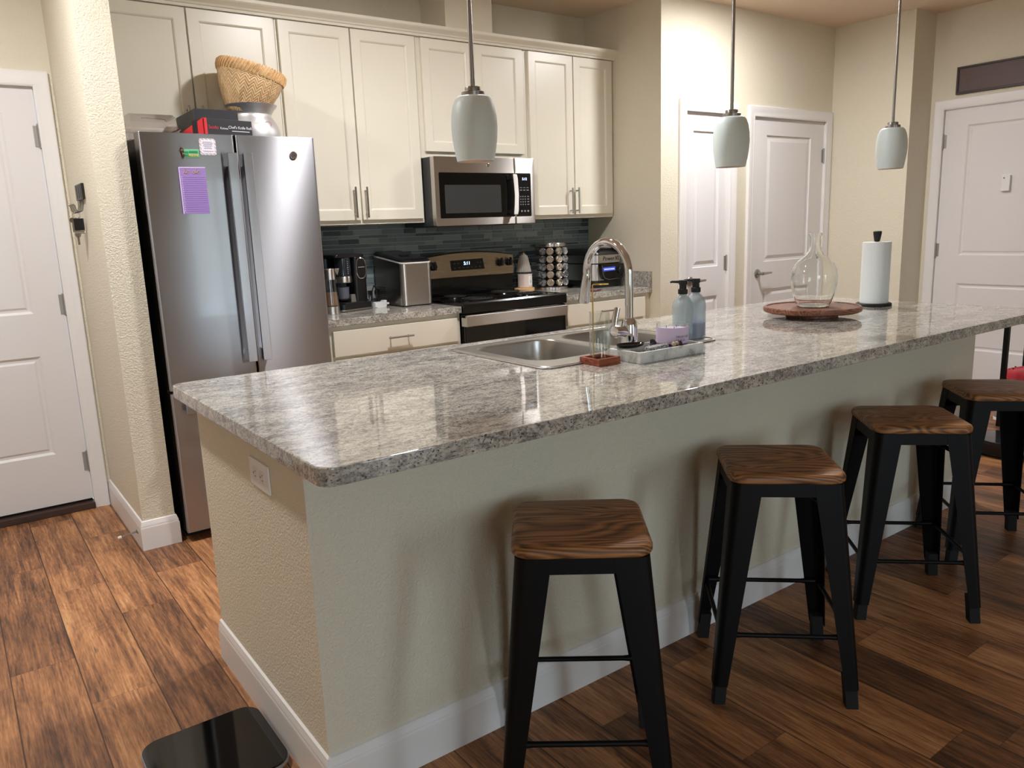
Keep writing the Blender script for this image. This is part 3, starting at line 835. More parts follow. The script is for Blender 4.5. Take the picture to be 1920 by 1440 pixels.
# backguard: black end frame, arched stainless face, black lower strip
def arch(z0, zs, rise, x0, x1, n=14):
    return [(x0, z0), (x1, z0)] + [(x1+(x0-x1)*i/n, zs + rise*(1-(2*i/n-1)**2)) for i in range(n+1)]
b = MB(); b.prism(arch(0.93, 1.172, 0.034, SX0+0.002, SX1-0.002), 'y', 2.955, 3.055, 0.004)
ps.append(b.make('backguard', M['enamel']))
b = MB()
q = arch(1.044, 1.166, 0.032, SX0+0.012, SX1-0.012)
b.prism(q, 'y', 2.930, 2.956, 0.004); fp = b.make('control_face', M['bronzesteel']); ps.append(lab(fp, 'warm stainless control face'))
b = MB(); b.prism([(2.128, 1.088), (2.382, 1.088), (2.368, 1.156), (2.118, 1.152)], 'y', 2.925, 2.932, 0.002); b.make('display', plain('display black', (10,11,14), 0.15), fp)
b = MB(); b.text('5:11', 0.030, T(2.243, 2.9245, 1.130) @ FRONT, 0.0003); lab(b.make('clock_digits', emit('stove clock', (190,225,255), 3.0), fp), 'glowing clock digits')
b = MB()
dimm = plain('dim legends', (92,96,100), 0.5)
for k in range(7): b.box(2.145+k*0.032, 2.157+k*0.032, 2.9245, 2.9252, 1.102, 1.106)
b.make('key_legend', dimm, fp)
for q in ((2.142,), (2.17,), (2.32,), (2.345,)):
    b = MB()
    for x in q: b.box(x, x+0.012, 2.9245, 2.9252, 1.130, 1.134)
    b.make('key_legend', dimm, fp)
for x in (1.905, 1.990, 2.505, 2.578):
    b = MB()
    b.lathe([(0.026, 0.0), (0.026, 0.006), (0.022, 0.010), (0.020, 0.024), (0.0, 0.026)], n=24, M=T(x, 2.930, 1.122) @ Matrix.Rotation(R(90), 4, 'X'))
    b.prism([(-0.008, -0.022), (0.008, -0.022), (0.006, 0.026), (0, 0.032), (-0.006, 0.026)], 'y', 2.893, 2.912, 0.002, M=T(x, 0, 1.122))
    b.make('knob', M['black'], fp)
b = MB(); b.box(SX0+0.006, SX1-0.006, 2.398, 2.424, 0.20, 0.868, 0.006); dv = b.make('oven_door', M['blackgloss']); ps.append(lab(dv, 'black glass oven door'))
b = MB()
b.box(1.846, 2.590, 2.336, 2.352, 0.802, 0.866, 0.004); b.box(1.846, 2.590, 2.352, 2.3975, 0.850, 0.866, 0.002)
for x in (1.846, 2.566): b.box(x, x+0.024, 2.345, 2.3985, 0.802, 0.866, 0.002)
b.make('handle', M['steel'], dv)
b = MB(); b.box(SX0+0.006, SX1-0.006, 2.400, 2.424, 0.03, 0.19, 0.005); ps.append(b.make('drawer', M['enamel']))
kids(t, ps)

# sink and faucet
b = MB()
t = thing('sink', 'double bowl stainless sink set into the island countertop', 'sink', (1.355, 0.78, 0.914))
SX = (0.938, 1.768, 0.494, 1.080)
bowls = [(1.000, 1.352, 0.605, 1.025), (1.398, 1.722, 0.605, 1.025)]
b.slab_hole(lambda i: rrect(SX[0], SX[1], SX[2], SX[3], 0.045, 6, i), [rrect(*q, 0.085, 8) for q in bowls], 0.9185, 0.9145, 0.0015)
# raised bead around the flange
bead = [(p[0], p[1], 0.9190) for p in rrect(SX[0]+0.010, SX[1]-0.010, SX[2]+0.010, SX[3]-0.010, 0.038, 6)]
b.tube(bead, 0.0022, 6, loop=True)
rim = b.make('rim', M['sinksteel'], sharp=50)
ps = [rim]
for q in bowls:
    b = MB()
    rings = [ring3(rrect(*q, 0.085, 8, i), z) for i, z in ((0.0, 0.9185), (0.001, 0.917), (0.004, 0.912), (0.010, 0.86), (0.018, 0.775), (0.030, 0.752), (0.055, 0.741), (0.10, 0.738))]
    out = [ring3(rrect(*q, 0.085, 8, i), z) for i, z in ((0.095, 0.735), (0.048, 0.737), (0.022, 0.748), (0.010, 0.772), (0.002, 0.86), (-0.0005, 0.905), (-0.0005, 0.914))]
    b.loft(rings + out, caps=(False, False), wrap=True)
    cx, cy = (q[0]+q[1])/2, (q[2]+q[3])/2
    b.loft([ring3(rrect(*q, 0.085, 8, 0.10), 0.738), ring3(rrect(*q, 0.085, 8, 0.15), 0.7375)], caps=(True, True))
    bo = b.make('bowl', M['sinksteel'], sharp=50); ps.append(bo)
    b = MB(); b.lathe([(0.045, 0.0), (0.043, 0.003), (0.034, 0.002), (0.030, -0.001), (0.0, -0.001)], c=(cx, cy, 0.7385), n=28); b.make('drain', M['chrome'], bo)
kids(t, ps)
t = thing('faucet', 'chrome pull-down kitchen faucet arching over the island sink', 'faucet', (1.360, 0.556, 0.9185))
b = MB()
b.lathe([(0.034, 0.0), (0.034, 0.004), (0.0305, 0.008), (0.029, 0.050), (0.028, 0.085), (0.024, 0.104), (0.0165, 0.113), (0.0, 0.114)], n=32)
b.make('base_body', M['chrome'], t, sharp=45)
b = MB()
h0, rad, top = 0.10, 0.108, 0.262
pts = [(0, 0, h0), (0, 0, 0.18), (0, 0, top)]
for i in range(1, 19):
    a = PI - PI*1.04*i/18
    pts.append((0, rad + rad*math.cos(a), top + rad*math.sin(a)))
b.tube(pts, 0.0142, 18); b.make('spout', M['chrome'], t, sharp=45)
e = Vector(pts[-1]); d = (Vector(pts[-1]) - Vector(pts[-2])).normalized()
d = (d + Vector((0, 0.22, 0))).normalized()
b = MB()
b.tube([e - d*0.004, e + d*0.004, e + d*0.016, e + d*0.055, e + d*0.095, e + d*0.098], [0.0148, 0.0160, 0.0168, 0.0195, 0.0215, 0.018], 20)
b.make('spray_head', M['chrome'], t, sharp=45)
b = MB()
b.tube([(-0.006, 0, 0.062), (-0.042, 0, 0.070), (-0.060, 0, 0.072), (-0.062, 0, 0.072), (-0.074, 0, 0.074), (-0.077, 0, 0.074)], [0.019, 0.0195, 0.0195, 0.022, 0.0215, 0.012], 22)
hv = b.make('valve', M['chrome'], t, sharp=40)
b = MB(); b.tube([(-0.068, 0.0, 0.080), (-0.064, 0.004, 0.105), (-0.050, 0.006, 0.150), (-0.049, 0.006, 0.152)], [0.0085, 0.0095, 0.0105, 0.006], 14)
b.make('lever', M['chrome'], hv)
# ------------------------------------------------------------------ counter appliances
CT = 0.914
# pod coffee maker, turned a little toward the left
t = thing('coffee_maker', 'black single serve coffee maker on the counter beside the refrigerator', 'coffee maker', (1.345, 2.880, CT), 16)
b = MB(); b.prism(rrect(-0.115, 0.115, -0.135, 0.14, 0.03), 'z', 0.0, 0.042, 0.004); b.make('base', M['black'], t)
b = MB(); b.prism(rrect(-0.120, 0.120, -0.140, 0.145, 0.032), 'z', 0.004, 0.012, 0.002); lab(b.make('base_trim', M['nickel'], t), 'silver trim around the base')
b = MB(); b.prism(rrect(-0.085, 0.07, -0.128, -0.03, 0.015), 'z', 0.042, 0.048, 0.002); b.make('drip_tray', M['blackmatte'], t)
b = MB(); b.prism(rrect(-0.112, 0.112, 0.0, 0.138, 0.025), 'z', 0.042, 0.30, 0.004); b.prism(rrect(0.022, 0.112, -0.10, 0.05, 0.02), 'z', 0.042, 0.30, 0.004); b.make('tower', M['black'], t)
b = MB(); b.prism(rrect(-0.112, 0.112, -0.095, 0.138, 0.03), 'z', 0.300, 0.318, 0.006)
b.make('lid', plain('smooth black', (20,20,24), 0.18), t)
b = MB(); b.lathe([(0.044, 0.195), (0.046, 0.20), (0.046, 0.296), (0.040, 0.299)], c=(-0.032, -0.058, 0), n=28); b.make('water_chamber', plain('smoked chamber', (34,36,42), 0.08), t)
b = MB()
for k in range(7): b.box(-0.036, -0.030, -0.1046, -0.1038, 0.212+k*0.011, 0.2135+k*0.011)
b.make('level_marks', plain('pale marks', (190,200,215), 0.5), t)
b = MB(); b.lathe([(0.047, 0.160), (0.049, 0.163), (0.049, 0.190), (0.047, 0.195)], c=(-0.032, -0.058, 0), n=28); b.make('collar', M['steel'], t)
b = MB(); b.lathe([(0.020, 0.060), (0.030, 0.070), (0.034, 0.130), (0.036, 0.135)], c=(-0.036, -0.055, 0), n=24); b.box(-0.03, 0.01, -0.03, 0.01, 0.125, 0.16); lab(b.make('pod_holder', plain('grey pod holder', (92,94,104), 0.4), t), 'grey pod holder')
b = MB(); b.lathe([(0.026, 0.049), (0.020, 0.092), (0.0, 0.093)], c=(0.000, -0.085, 0), n=5); b.make('measuring_cup', M['nickel'], t)
oval = lambda rx, rz, n=36: [(rx*(abs(math.cos(2*PI*i/n))**0.8)*math.copysign(1, math.cos(2*PI*i/n)), rz*(abs(math.sin(2*PI*i/n))**0.8)*math.copysign(1, math.sin(2*PI*i/n))) for i in range(n)]
b = MB(); b.tube([(0.066+x, -0.104, 0.235+z) for x, z in oval(0.036, 0.058)], 0.0035, 8, loop=True); rg = b.make('badge_ring', M['chrome'], t)
b = MB(); b.prism([(0.066+x, 0.235+z) for x, z in oval(0.034, 0.056)], 'y', -0.105, -0.099); b.make('badge', M['black'], t)
b = MB(); b.box(0.042, 0.090, -0.1058, -0.1050, 0.240, 0.2435); b.make('badge_mark', plain('silver mark', (160,162,166), 0.4), t)
b = MB(); b.prism([(0.106, 0.27), (0.122, 0.27), (0.122, 0.18), (0.100, 0.12), (0.094, 0.125), (0.108, 0.185)], 'y', -0.085, -0.050, 0.002); b.make('lever', M['nickel'], t)

# glass canister with steel collar
t = thing('glass_carafe', 'glass carafe with steel collar and base at the refrigerator side', 'carafe', (1.192, 2.690, CT))
b = MB(); b.lathe([(0.046, 0.0), (0.047, 0.002), (0.047, 0.008), (0.0445, 0.010), (0.0445, 0.043), (0.046, 0.045), (0.0, 0.046)], n=32); b.make('base', M['steel'], t)
b = MB(); b.lathe([(0.0435, 0.046), (0.044, 0.055), (0.034, 0.188), (0.034, 0.190), (0.032, 0.190), (0.0415, 0.055), (0.041, 0.048)], n=32, caps=(False, False), wrap=True); b.make('glass_body', M['clear'], t)
b = MB(); b.lathe([(0.0405, 0.049), (0.0405, 0.056), (0.0355, 0.120), (0.0, 0.121)], n=28); lab(b.make('contents', plain('brown contents', (122,88,66), 0.6), t), 'brown contents')
b = MB(); b.lathe([(0.036, 0.190), (0.0365, 0.192), (0.0345, 0.245), (0.030, 0.249), (0.0, 0.250)], n=32); b.prism([(0.030, 0.249), (0.058, 0.247), (0.046, 0.212), (0.033, 0.235)], 'y', -0.010, 0.010, 0.002); b.make('collar', M['steel'], t)

# countertop ice maker: loft with a sloping top
t = thing('ice_maker', 'stainless countertop ice maker with black lid left of the stove', 'ice maker', (1.735, 2.87, CT))
x0, x1, y0, y1 = -0.101, 0.101, -0.190, 0.180
base = rrect(x0, x1, y0, y1, 0.030, 8)
def topz(p, zf, zb): return zf + (zb-zf)*(p[1]-y0)/(y1-y0)
b = MB(); b.loft([ring3(base, 0.006), ring3(base, 0.10), [(p[0], p[1], topz(p, 0.248, 0.290)) for p in base]]); b.make('housing', plain('dark housing steel', (120,112,104), 0.28, 1.0), t, sharp=50)
b = MB(); b.prism(rrect(x0+0.006, x1-0.006, y0+0.006, y1-0.006, 0.026), 'z', 0.0, 0.007); b.make('feet_plate', M['blackmatte'], t)
b = MB()
fr = [p for p in rrect(x0-0.001, x1+0.001, y0-0.0015, y1, 0.031, 8) if p[1] < y0+0.032]
fr.sort(key=lambda p: math.atan2(p[0], -(p[1]-y0-0.2)))
b.loft([ring3(fr, 0.008), [(p[0], p[1], topz(p, 0.246, 0.288)) for p in fr]], caps=(False, False), closed=False)
b.make('front_panel', M['steel'], t, sharp=50)
b = MB(); o2 = lambda i: rrect(x0-0.002, x1+0.002, y0-0.003, y1+0.001, 0.032, 8, i)
b.loft([[(p[0], p[1], topz(p, 0.248, 0.290)) for p in o2(0)], [(p[0], p[1], topz(p, 0.256, 0.298)) for p in o2(0)], [(p[0], p[1], topz(p, 0.256, 0.298)) for p in o2(0.004)]]); lab(b.make('rim', plain('pale rim', (226,224,220), 0.25), t), 'pale rim under the lid')
b = MB()
b.loft([[(p[0], p[1], topz(p, 0.257, 0.299)) for p in o2(0.003)], [(p[0], p[1], topz(p, 0.266, 0.312)) for p in o2(0.006)], [(p[0], p[1], topz(p, 0.272, 0.322)) for p in o2(0.022)]]); b.box(-0.03, 0.03, -0.06, -0.03, 0.283, 0.297, 0.004); b.make('lid', plain('lid black', (24,24,27), 0.14), t)
b = MB()
for i in range(9):
    for j in range(7): b.box(x0-0.0008, x0+0.001, 0.03+i*0.013, 0.038+i*0.013, 0.03+j*0.012, 0.036+j*0.012)
b.make('vent', M['blackmatte'], t)

t = thing('power_adapter', 'small white plug adapter lying on the counter before the ice maker', 'adapter', (1.545, 2.815, CT))
b = MB(); b.prism(rrect(-0.045, 0.045, -0.022, 0.022, 0.014), 'z', 0.0, 0.032, 0.006); b.bm.transform(RZ(12)); b.make('body', M['white'], t)
b = MB(); b.box(0.042, 0.068, -0.008, 0.008, 0.012, 0.024, 0.002); b.box(0.022, 0.046, -0.016, 0.016, 0.026, 0.040, 0.004); b.bm.transform(RZ(12)); b.make('plug', M['white'], t)

t = thing('wall_outlet', 'grey outlet on the tile backsplash behind the coffee maker', 'outlet', (1.622, 3.058, 0.985))
b = MB(); b.box(-0.058, 0.058, -0.006, 0.0, -0.04, 0.04, 0.002); b.make('cover_plate', plain('grey plate', (150,152,150), 0.4), t)
b = MB(); b.box(-0.035, -0.008, -0.026, -0.006, -0.013, 0.013, 0.003); b.box(0.01, 0.035, -0.02, -0.006, -0.012, 0.012, 0.003); b.make('plug', M['black'], t)
b = MB()
b.tube([(1.602, 3.032, 0.985), (1.590, 3.00, 0.99), (1.570, 2.98, 0.96), (1.555, 2.97, 0.922), (1.520, 2.955, 0.9185), (1.47, 2.965, 0.9185)], 0.0038, 8)
CORD1 = b.make('power_cord', M['black'])
b = MB()
b.tube([(1.642, 3.036, 0.985), (1.630, 3.00, 1.00), (1.600, 2.985, 1.03), (1.580, 2.975, 0.995), (1.575, 2.97, 0.94), (1.60, 2.955, 0.9185), (1.655, 2.985, 0.9185), (1.66, 3.0, 0.9185)], 0.0038, 8)
CORD2 = b.make('power_cord', M['black'])
for ob_, nm_ in ((CORD1, 'coffee_maker'), (CORD2, 'ice_maker')):
    pr_ = bpy.data.objects[nm_]; ob_.parent = pr_
    ob_.matrix_parent_inverse = (T(*pr_.location) @ Matrix.Rotation(pr_.rotation_euler.z, 4, 'Z')).inverted()

# candle warmer lamp
def milky():
    m = NT('ribbed milky glass')
    tr = m.add('ShaderNodeBsdfTransparent'); tr.inputs[0].default_value = lin((250,246,240))
    m.b.inputs['Base Color'].default_value = lin((214,208,198)); m.set(Roughness=0.15)
    mx = m.add('ShaderNodeMixShader'); mx.inputs[0].default_value = 0.42
    m.link(tr.outputs[0], mx.inputs[1]); m.link(m.b.outputs[0], mx.inputs[2]); m.link(mx.outputs[0], m.n['Material Output'].inputs[0]); return m.m
t = thing('candle_warmer_lamp', 'candle warmer lamp with ribbed glass shade on a round wood base', 'lamp', (2.710, 2.935, CT))
b = MB(); b.lathe([(0.068, 0.0), (0.070, 0.003), (0.070, 0.021), (0.067, 0.025), (0.0, 0.025)], n=36); b.make('base', M['oak'], t)
b = MB()
st = [(-0.052, 0.03, 0.025), (-0.052, 0.03, 0.20)] + [(-0.052+0.026*(1-math.cos(R(a))), 0.03-0.015*(1-math.cos(R(a))), 0.20+0.045*math.sin(R(a))) for a in (25, 50, 75, 90, 110, 135, 160, 180)] + [(0.0, 0.0, 0.215)]
b.tube(st, 0.0035, 8); b.make('stem', M['darkmetal'], t)
b = MB()
n = 48; rings = []
for r, z in ((0.014, 0.250), (0.028, 0.236), (0.032, 0.22), (0.050, 0.132), (0.048, 0.132), (0.030, 0.218), (0.026, 0.232)):
    rings.append([((r*(1+0.05*(k % 2)))*math.cos(2*PI*k/n), (r*(1+0.05*(k % 2)))*math.sin(2*PI*k/n), z) for k in range(n)])
b.loft(rings, caps=(False, False)); b.make('shade', milky(), t)
b = MB(); b.lathe([(0.012, 0.248), (0.013, 0.251), (0.007, 0.257), (0.004, 0.262), (0.0, 0.264)], n=16); b.make('finial', M['gold'], t)
b = MB(); b.lathe([(0.016, 0.205), (0.020, 0.18), (0.012, 0.160), (0.0, 0.155)], n=16); b.make('bulb', plain('bulb', (246,226,196), 0.3), t)
t = thing('jar_candle', 'blush pink jar candle with white label under the ribbed lamp shade', 'candle', (2.714, 2.930, CT+0.0255))
b = MB(); b.lathe([(0.046, 0.0), (0.050, 0.004), (0.050, 0.090), (0.048, 0.092), (0.046, 0.090), (0.046, 0.080), (0.0, 0.080)], n=36); b.make('jar', plain('blush jar', (226,206,194), 0.25), t)
b = MB(); b.loft([[(0.0504*math.sin(R(a)), -0.0504*math.cos(R(a)), z) for a in range(-8, 33, 4)] for z in (0.018, 0.078)], caps=(False, False), closed=False); b.make('label', plain('label white', (238,236,232), 0.6), t)
b = MB()
for k, (w, z) in enumerate(((6, 0.068), (4, 0.058), (9, 0.048), (7, 0.042), (9, 0.036), (6, 0.030))):
    b.loft([[(0.0508*math.sin(R(12+a)), -0.0508*math.cos(R(12+a)), zz) for a in range(-w, w+1, 2)] for zz in (z, z+0.0025)], caps=(False, False), closed=False)
b.make('label_print', plain('label grey', (130,124,120), 0.6), t)

# revolving spice rack and its jars
RC = (2.915, 2.885)
t = thing('spice_rack', 'revolving black spice rack with steel top and base', 'spice rack', (RC[0], RC[1], CT))
def pent(r, a0): return [(r*math.cos(R(a0+60*k)), r*math.sin(R(a0+60*k))) for k in range(6)]
A0 = 213-30
b = MB(); b.lathe([(0.108, 0.0), (0.110, 0.004), (0.110, 0.020), (0.104, 0.024), (0.0, 0.024)], n=40); b.make('base', M['steel'], t)
b = MB(); b.lathe([(0.104, 0.293), (0.106, 0.296), (0.106, 0.312), (0.102, 0.318), (0.0, 0.319)], n=40); b.make('top', M['steel'], t)
b = MB(); b.prism(pent(0.078, A0), 'z', 0.024, 0.293)
for r_ in range(6): b.prism(pent(0.112, A0), 'z', 0.026+r_*0.0525, 0.030+r_*0.0525)
b.make('carousel', M['blackmatte'], t)
JC = [(150,150,150), (196,178,156), (206,196,176), (172,172,176)]
jarmats = {}
rows = ('top row', 'second row', 'middle row', 'fourth row', 'bottom row')
colsn = ('leftmost column', 'second column from the left', 'third column from the left', 'rightmost column')
proto = {}
rj = random.Random(5)
for c in range(4):
    na = 213 if c < 2 else 273
    off = -0.0255 if c % 2 == 0 else 0.0255
    nd = Vector((math.cos(R(na)), math.sin(R(na)), 0)); td = Vector((-nd.y, nd.x, 0))
    if c not in proto:
        pass
    for r_ in range(5):
        p = Vector((RC[0], RC[1], 0)) + nd*0.068 + td*off
        z = CT + 0.293 - 0.029 - r_*0.0525
        if c not in proto:
            root = thing('spice_jar', '', 'jar', (p.x, p.y, z), na-180)
            # axis of the jar points along -x of its own frame
            b = MB(); b.lathe([(0.020, -0.01), (0.0215, -0.005), (0.0215, 0.030)], n=24, M=Matrix.Rotation(R(-90), 4, 'Y')); b.make('jar', plain('dark jar glass', (40,38,36), 0.15), root)
            b = MB()
            b.lathe([(0.0240, 0.030), (0.0242, 0.046), (0.0225, 0.048), (0.0205, 0.0465), (0.0, 0.0465)], n=28, M=Matrix.Rotation(R(-90), 4, 'Y'))
            lidm = plain('spice lid %d' % c, JC[c], 0.32, 0.55)
            tt = lidm.node_tree; nn = tt.nodes.new('ShaderNodeTexNoise'); nn.inputs['Scale'].default_value = 55; oi = tt.nodes.new('ShaderNodeObjectInfo')
            tc = tt.nodes.new('ShaderNodeTexCoord'); va = tt.nodes.new('ShaderNodeVectorMath'); va.operation = 'ADD'
            sc_ = tt.nodes.new('ShaderNodeVectorMath'); sc_.operation = 'SCALE'; sc_.inputs['Scale'].default_value = 1.0
            tt.links.new(oi.outputs['Location'], sc_.inputs[0]); tt.links.new(tc.outputs['Object'], va.inputs[0]); tt.links.new(sc_.outputs[0], va.inputs[1]); tt.links.new(va.outputs[0], nn.inputs['Vector'])
            rp = tt.nodes.new('ShaderNodeValToRGB'); rp.color_ramp.elements[0].position = 0.44; rp.color_ramp.elements[1].position = 0.52
            dk = tuple(v*0.30 for v in lin(JC[c])[:3]) + (1,)
            rp.color_ramp.elements[0].color = dk if c != 1 else tuple(v*0.7 for v in lin(JC[c])[:3]) + (1,); rp.color_ramp.elements[1].color = lin(JC[c])
            tt.links.new(nn.outputs['Fac'], rp.inputs[0]); tt.links.new(rp.outputs[0], tt.nodes['Principled BSDF'].inputs['Base Color'])
            b.make('lid', lidm, root)
            proto[c] = root; o = root
            o['label'] = 'spice jar in the revolving rack, %s, %s' % (rows[r_], colsn[c]); o['group'] = 'spice jars in the revolving rack'
        else:
            dup(proto[c], (p.x, p.y, z), na-180, 'spice jar in the revolving rack, %s, %s' % (rows[r_], colsn[c]), 'spice jars in the revolving rack')

# indoor grill cooker
t = thing('electric_grill', 'black and steel electric grill cooker in the counter corner', 'grill', (3.225, 2.83, CT))
gx0, gx1, gy0, gy1 = -0.120, 0.160, -0.170, 0.190
foot = lambda i: rrect(gx0, gx1, gy0, gy1, 0.055, 8, i)
b = MB(); b.loft([ring3(foot(0.012), 0.0), ring3(foot(0.0), 0.012), ring3(foot(0.0), 0.045), ring3(foot(0.004), 0.05)]); b.make('base', M['black'], t, sharp=45)
b = MB(); b.loft([ring3(foot(0.003), 0.05), ring3(foot(0.003), 0.160)]); b.make('steel_band', M['steel'], t, sharp=50)
b = MB(); b.loft([ring3(foot(0.010), 0.160), ring3(foot(0.010), 0.168)]); b.make('seam', M['blackmatte'], t, sharp=50)
b = MB(); b.loft([ring3(foot(0.002), 0.168), ring3(foot(0.002), 0.222)]); b.make('collar', M['steel'], t, sharp=50)
b = MB(); b.loft([ring3(foot(0.002), 0.222), ring3(foot(0.006), 0.235), ring3(foot(0.03), 0.262), ring3(foot(0.06), 0.268)]); b.make('lid', M['black'], t, sharp=50)
b = MB(); b.prism([(-0.055, 0.240), (-0.045, 0.285), (0.075, 0.288), (0.105, 0.250), (0.125, 0.240), (0.120, 0.262), (0.085, 0.298), (-0.060, 0.295), (-0.075, 0.240)], 'y', gy0+0.01, gy0+0.045, 0.003); b.make('lid_handle', M['black'], t)
b = MB(); b.text('PowerXL', 0.042, T(0.045, gy0+0.0012, 0.196) @ FRONT, 0.0006, shear=0.2); b.make('lettering', plain('logo black', (24,24,26), 0.5), t)
cp = [(-0.075, 0.160), (0.150, 0.160), (0.152, 0.10), (0.140, 0.065), (0.110, 0.048), (-0.010, 0.046), (-0.045, 0.058), (-0.066, 0.090)]
b = MB(); b.prism(cp, 'y', gy0-0.020, gy0+0.02, 0.005); c_ = b.make('control_panel', M['blackgloss'], t)
b = MB(); b.prism([(-0.048, 0.112), (0.062, 0.114), (0.062, 0.140), (-0.055, 0.138)], 'y', gy0-0.0208, gy0-0.019); lab(b.make('display', emit('grill display', (60,74,190), 0.6), c_), 'blue lit display')
b = MB()
for k in range(9): b.box(-0.042+k*0.011, -0.036+k*0.011, gy0-0.0214, gy0-0.0206, 0.122, 0.129)
b.make('display_digits', emit('grill digits', (196,206,255), 1.5), c_)
b = MB(); b.lathe([(0.026, 0), (0.026, 0.012), (0.022, 0.018), (0.0, 0.019)], n=24, M=T(0.112, gy0-0.019, 0.115) @ Matrix.Rotation(R(90), 4, 'X')); b.lathe([(0.0275, 0), (0.0275, 0.006), (0.0262, 0.006), (0.0262, 0)], n=24, M=T(0.112, gy0-0.019, 0.115) @ Matrix.Rotation(R(90), 4, 'X'), mi=1, caps=(False, False), wrap=True); b.make('dial', [M['black'], M['nickel']], c_)
b = MB(); b.tube([(x, gy0-0.0215, z) for x, z in [(-0.062, 0.150), (-0.052, 0.085), (-0.035, 0.064), (0.0, 0.054), (0.105, 0.057), (0.132, 0.075), (0.142, 0.11)]], 0.0015, 6); b.make('panel_trim', M['nickel'], c_)

# little tray by the grill
t = thing('spoon_rest', 'small dark red dish with pale centre on the counter before the grill', 'dish', (2.957, 2.495, CT))
b = MB()
hexa = lambda r: [(r*math.cos(R(30+60*k)), r*0.62*math.sin(R(30+60*k))) for k in range(6)]
b.loft([ring3(hexa(0.048), 0.0), ring3(hexa(0.056), 0.008), ring3(hexa(0.054), 0.008), ring3(hexa(0.045), 0.003)]); b.make('dish', plain('maroon', (96,44,52), 0.3), t)
b = MB(); b.loft([ring3(hexa(0.036), 0.003), ring3(hexa(0.036), 0.0045)]); b.make('inlay', plain('pale inlay', (206,186,178), 0.5), t)
# ------------------------------------------------------------------ things on the island
t = thing('incense_holder', 'glass tube incense holder on a reddish wooden square tray', 'incense holder', (1.136, 0.462, CT))
b = MB()
s = 0.046
b.box(-s, s, -s, s, 0, 0.008); w = 0.010
for q in ((-s, s, -s, -s+w), (-s, s, s-w, s), (-s, -s+w, -s+w, s-w), (s-w, s, -s+w, s-w)): b.box(q[0], q[1], q[2], q[3], 0.008, 0.022, 0.0012)
b.make('tray', M['redwood'], t)
b = MB(); b.lathe([(0.032, 0.0085), (0.032, 0.165), (0.0305, 0.165), (0.0305, 0.0085)], n=36, caps=(False, False), wrap=True)
b.make('glass_tube', M['clear'], t)
b = MB(); b.tube([(-0.024, 0.004, 0.008), (-0.024, 0.004, 0.249), (-0.022, 0.003, 0.252), (0.010, -0.016, 0.252)], 0.0022, 8)
b.prism([(-0.010, 0.0), (0.0, 0.006), (0.014, 0.007), (0.034, 0.0), (0.014, -0.007), (0.0, -0.006)], 'z', 0.250, 0.2535, M=T(-0.010, -0.006, 0) @ RZ(-30))
lab(b.make('hanging_hook', M['gold'], t), 'brass rod with leaf shaped tip')
b = MB(); b.tube([(-0.030, 0.01, 0.10), (-0.034, 0.01, 0.085), (-0.033, 0.01, 0.06), (-0.020, 0.004, 0.045), (0.006, 0.0, 0.046), (0.014, 0.0, 0.036), (0.012, 0.0, 0.010)], 0.0022, 8); b.lathe([(0.010, 0.0), (0.012, 0.004), (0.009, 0.006), (0.0, 0.004)], c=(0.012, 0, 0.008), n=16); b.make('glass_curl', M['clear'], t)

# marble tray and what lies in it
t = thing('marble_tray', 'rectangular white marble tray by the island sink', 'tray', (1.356, 0.425, CT))
tx, ty = 0.150, 0.072
b = MB(); b.slab_hole(lambda i: rrect(-tx, tx, -ty, ty, 0.004, 3, i), [rrect(-tx+0.009, tx-0.009, -ty+0.009, ty-0.009, 0.006, 3)], 0.036, 0.0, 0.0015)
b.box(-tx+0.006, tx-0.006, -ty+0.006, ty-0.006, 0.0005, 0.010); b.make('tray', M['marble'], t); TZ = CT + 0.0102
t = thing('candle', 'lilac three wick candle in a glass tumbler on the marble tray', 'candle', (1.437, 0.431, TZ))
cr = 0.0535
b = MB(); b.lathe([(cr-0.003, 0.0), (cr, 0.004), (cr, 0.090), (cr-0.0025, 0.0915), (cr-0.004, 0.089), (cr-0.004, 0.010), (0.0, 0.008)], n=48, caps=(True, False)); b.make('tumbler', M['clear'], t)
b = MB(); b.lathe([(cr-0.005, 0.0102), (cr-0.0045, 0.012), (cr-0.0045, 0.026)], n=40, mi=0); b.lathe([(cr-0.0045, 0.0262), (cr-0.0045, 0.074), (0.0, 0.074)], n=40, mi=1)
b.make('wax', [plain('violet wax', (108,92,160), 0.35), plain('lilac wax', (206,186,214), 0.45)], t)  # lower wax is a deeper violet of its own, lilac above
b = MB(); n = 44
b.loft([[( (cr+0.0004)*math.cos(R(a)), (cr+0.0004)*math.sin(R(a)), z) for a in range(130, 340, 6)] for z in (0.028, 0.080)], caps=(False, False), closed=False); b.make('label', plain('lilac label', (212,192,218), 0.5), t)
b = MB()
az = -math.pi/2 + 0.0
def cyl_text(b, s, size, ang, z, rad):
    Mx = T(rad*math.cos(R(ang)), rad*math.sin(R(ang)), z) @ RZ(ang+90) @ FRONT
    b.text(s, size, Mx, 0.0003, bend=rad, align='LEFT')
cyl_text(b, 'FRESH CUT', 0.0105, 236, 0.050, cr+0.0006); cyl_text(b, 'LILACS', 0.0105, 236, 0.039, cr+0.0006)
b.make('lettering', plain('plum ink', (66,44,70), 0.6), t)
b = MB()
for k in range(3): b.tube([(0.02*math.cos(k*2.1), 0.02*math.sin(k*2.1), 0.074), (0.02*math.cos(k*2.1), 0.02*math.sin(k*2.1), 0.082)], 0.001, 6)
b.make('wick', M['blackmatte'], t)
t = thing('soap_dish', 'black oval dish resting on the left end of the marble tray', 'dish', (1.256, 0.448, CT+0.0365), -14)
b = MB()
ov = lambda rx, ry: [(rx*math.cos(2*PI*k/32), ry*math.sin(2*PI*k/32)) for k in range(32)]
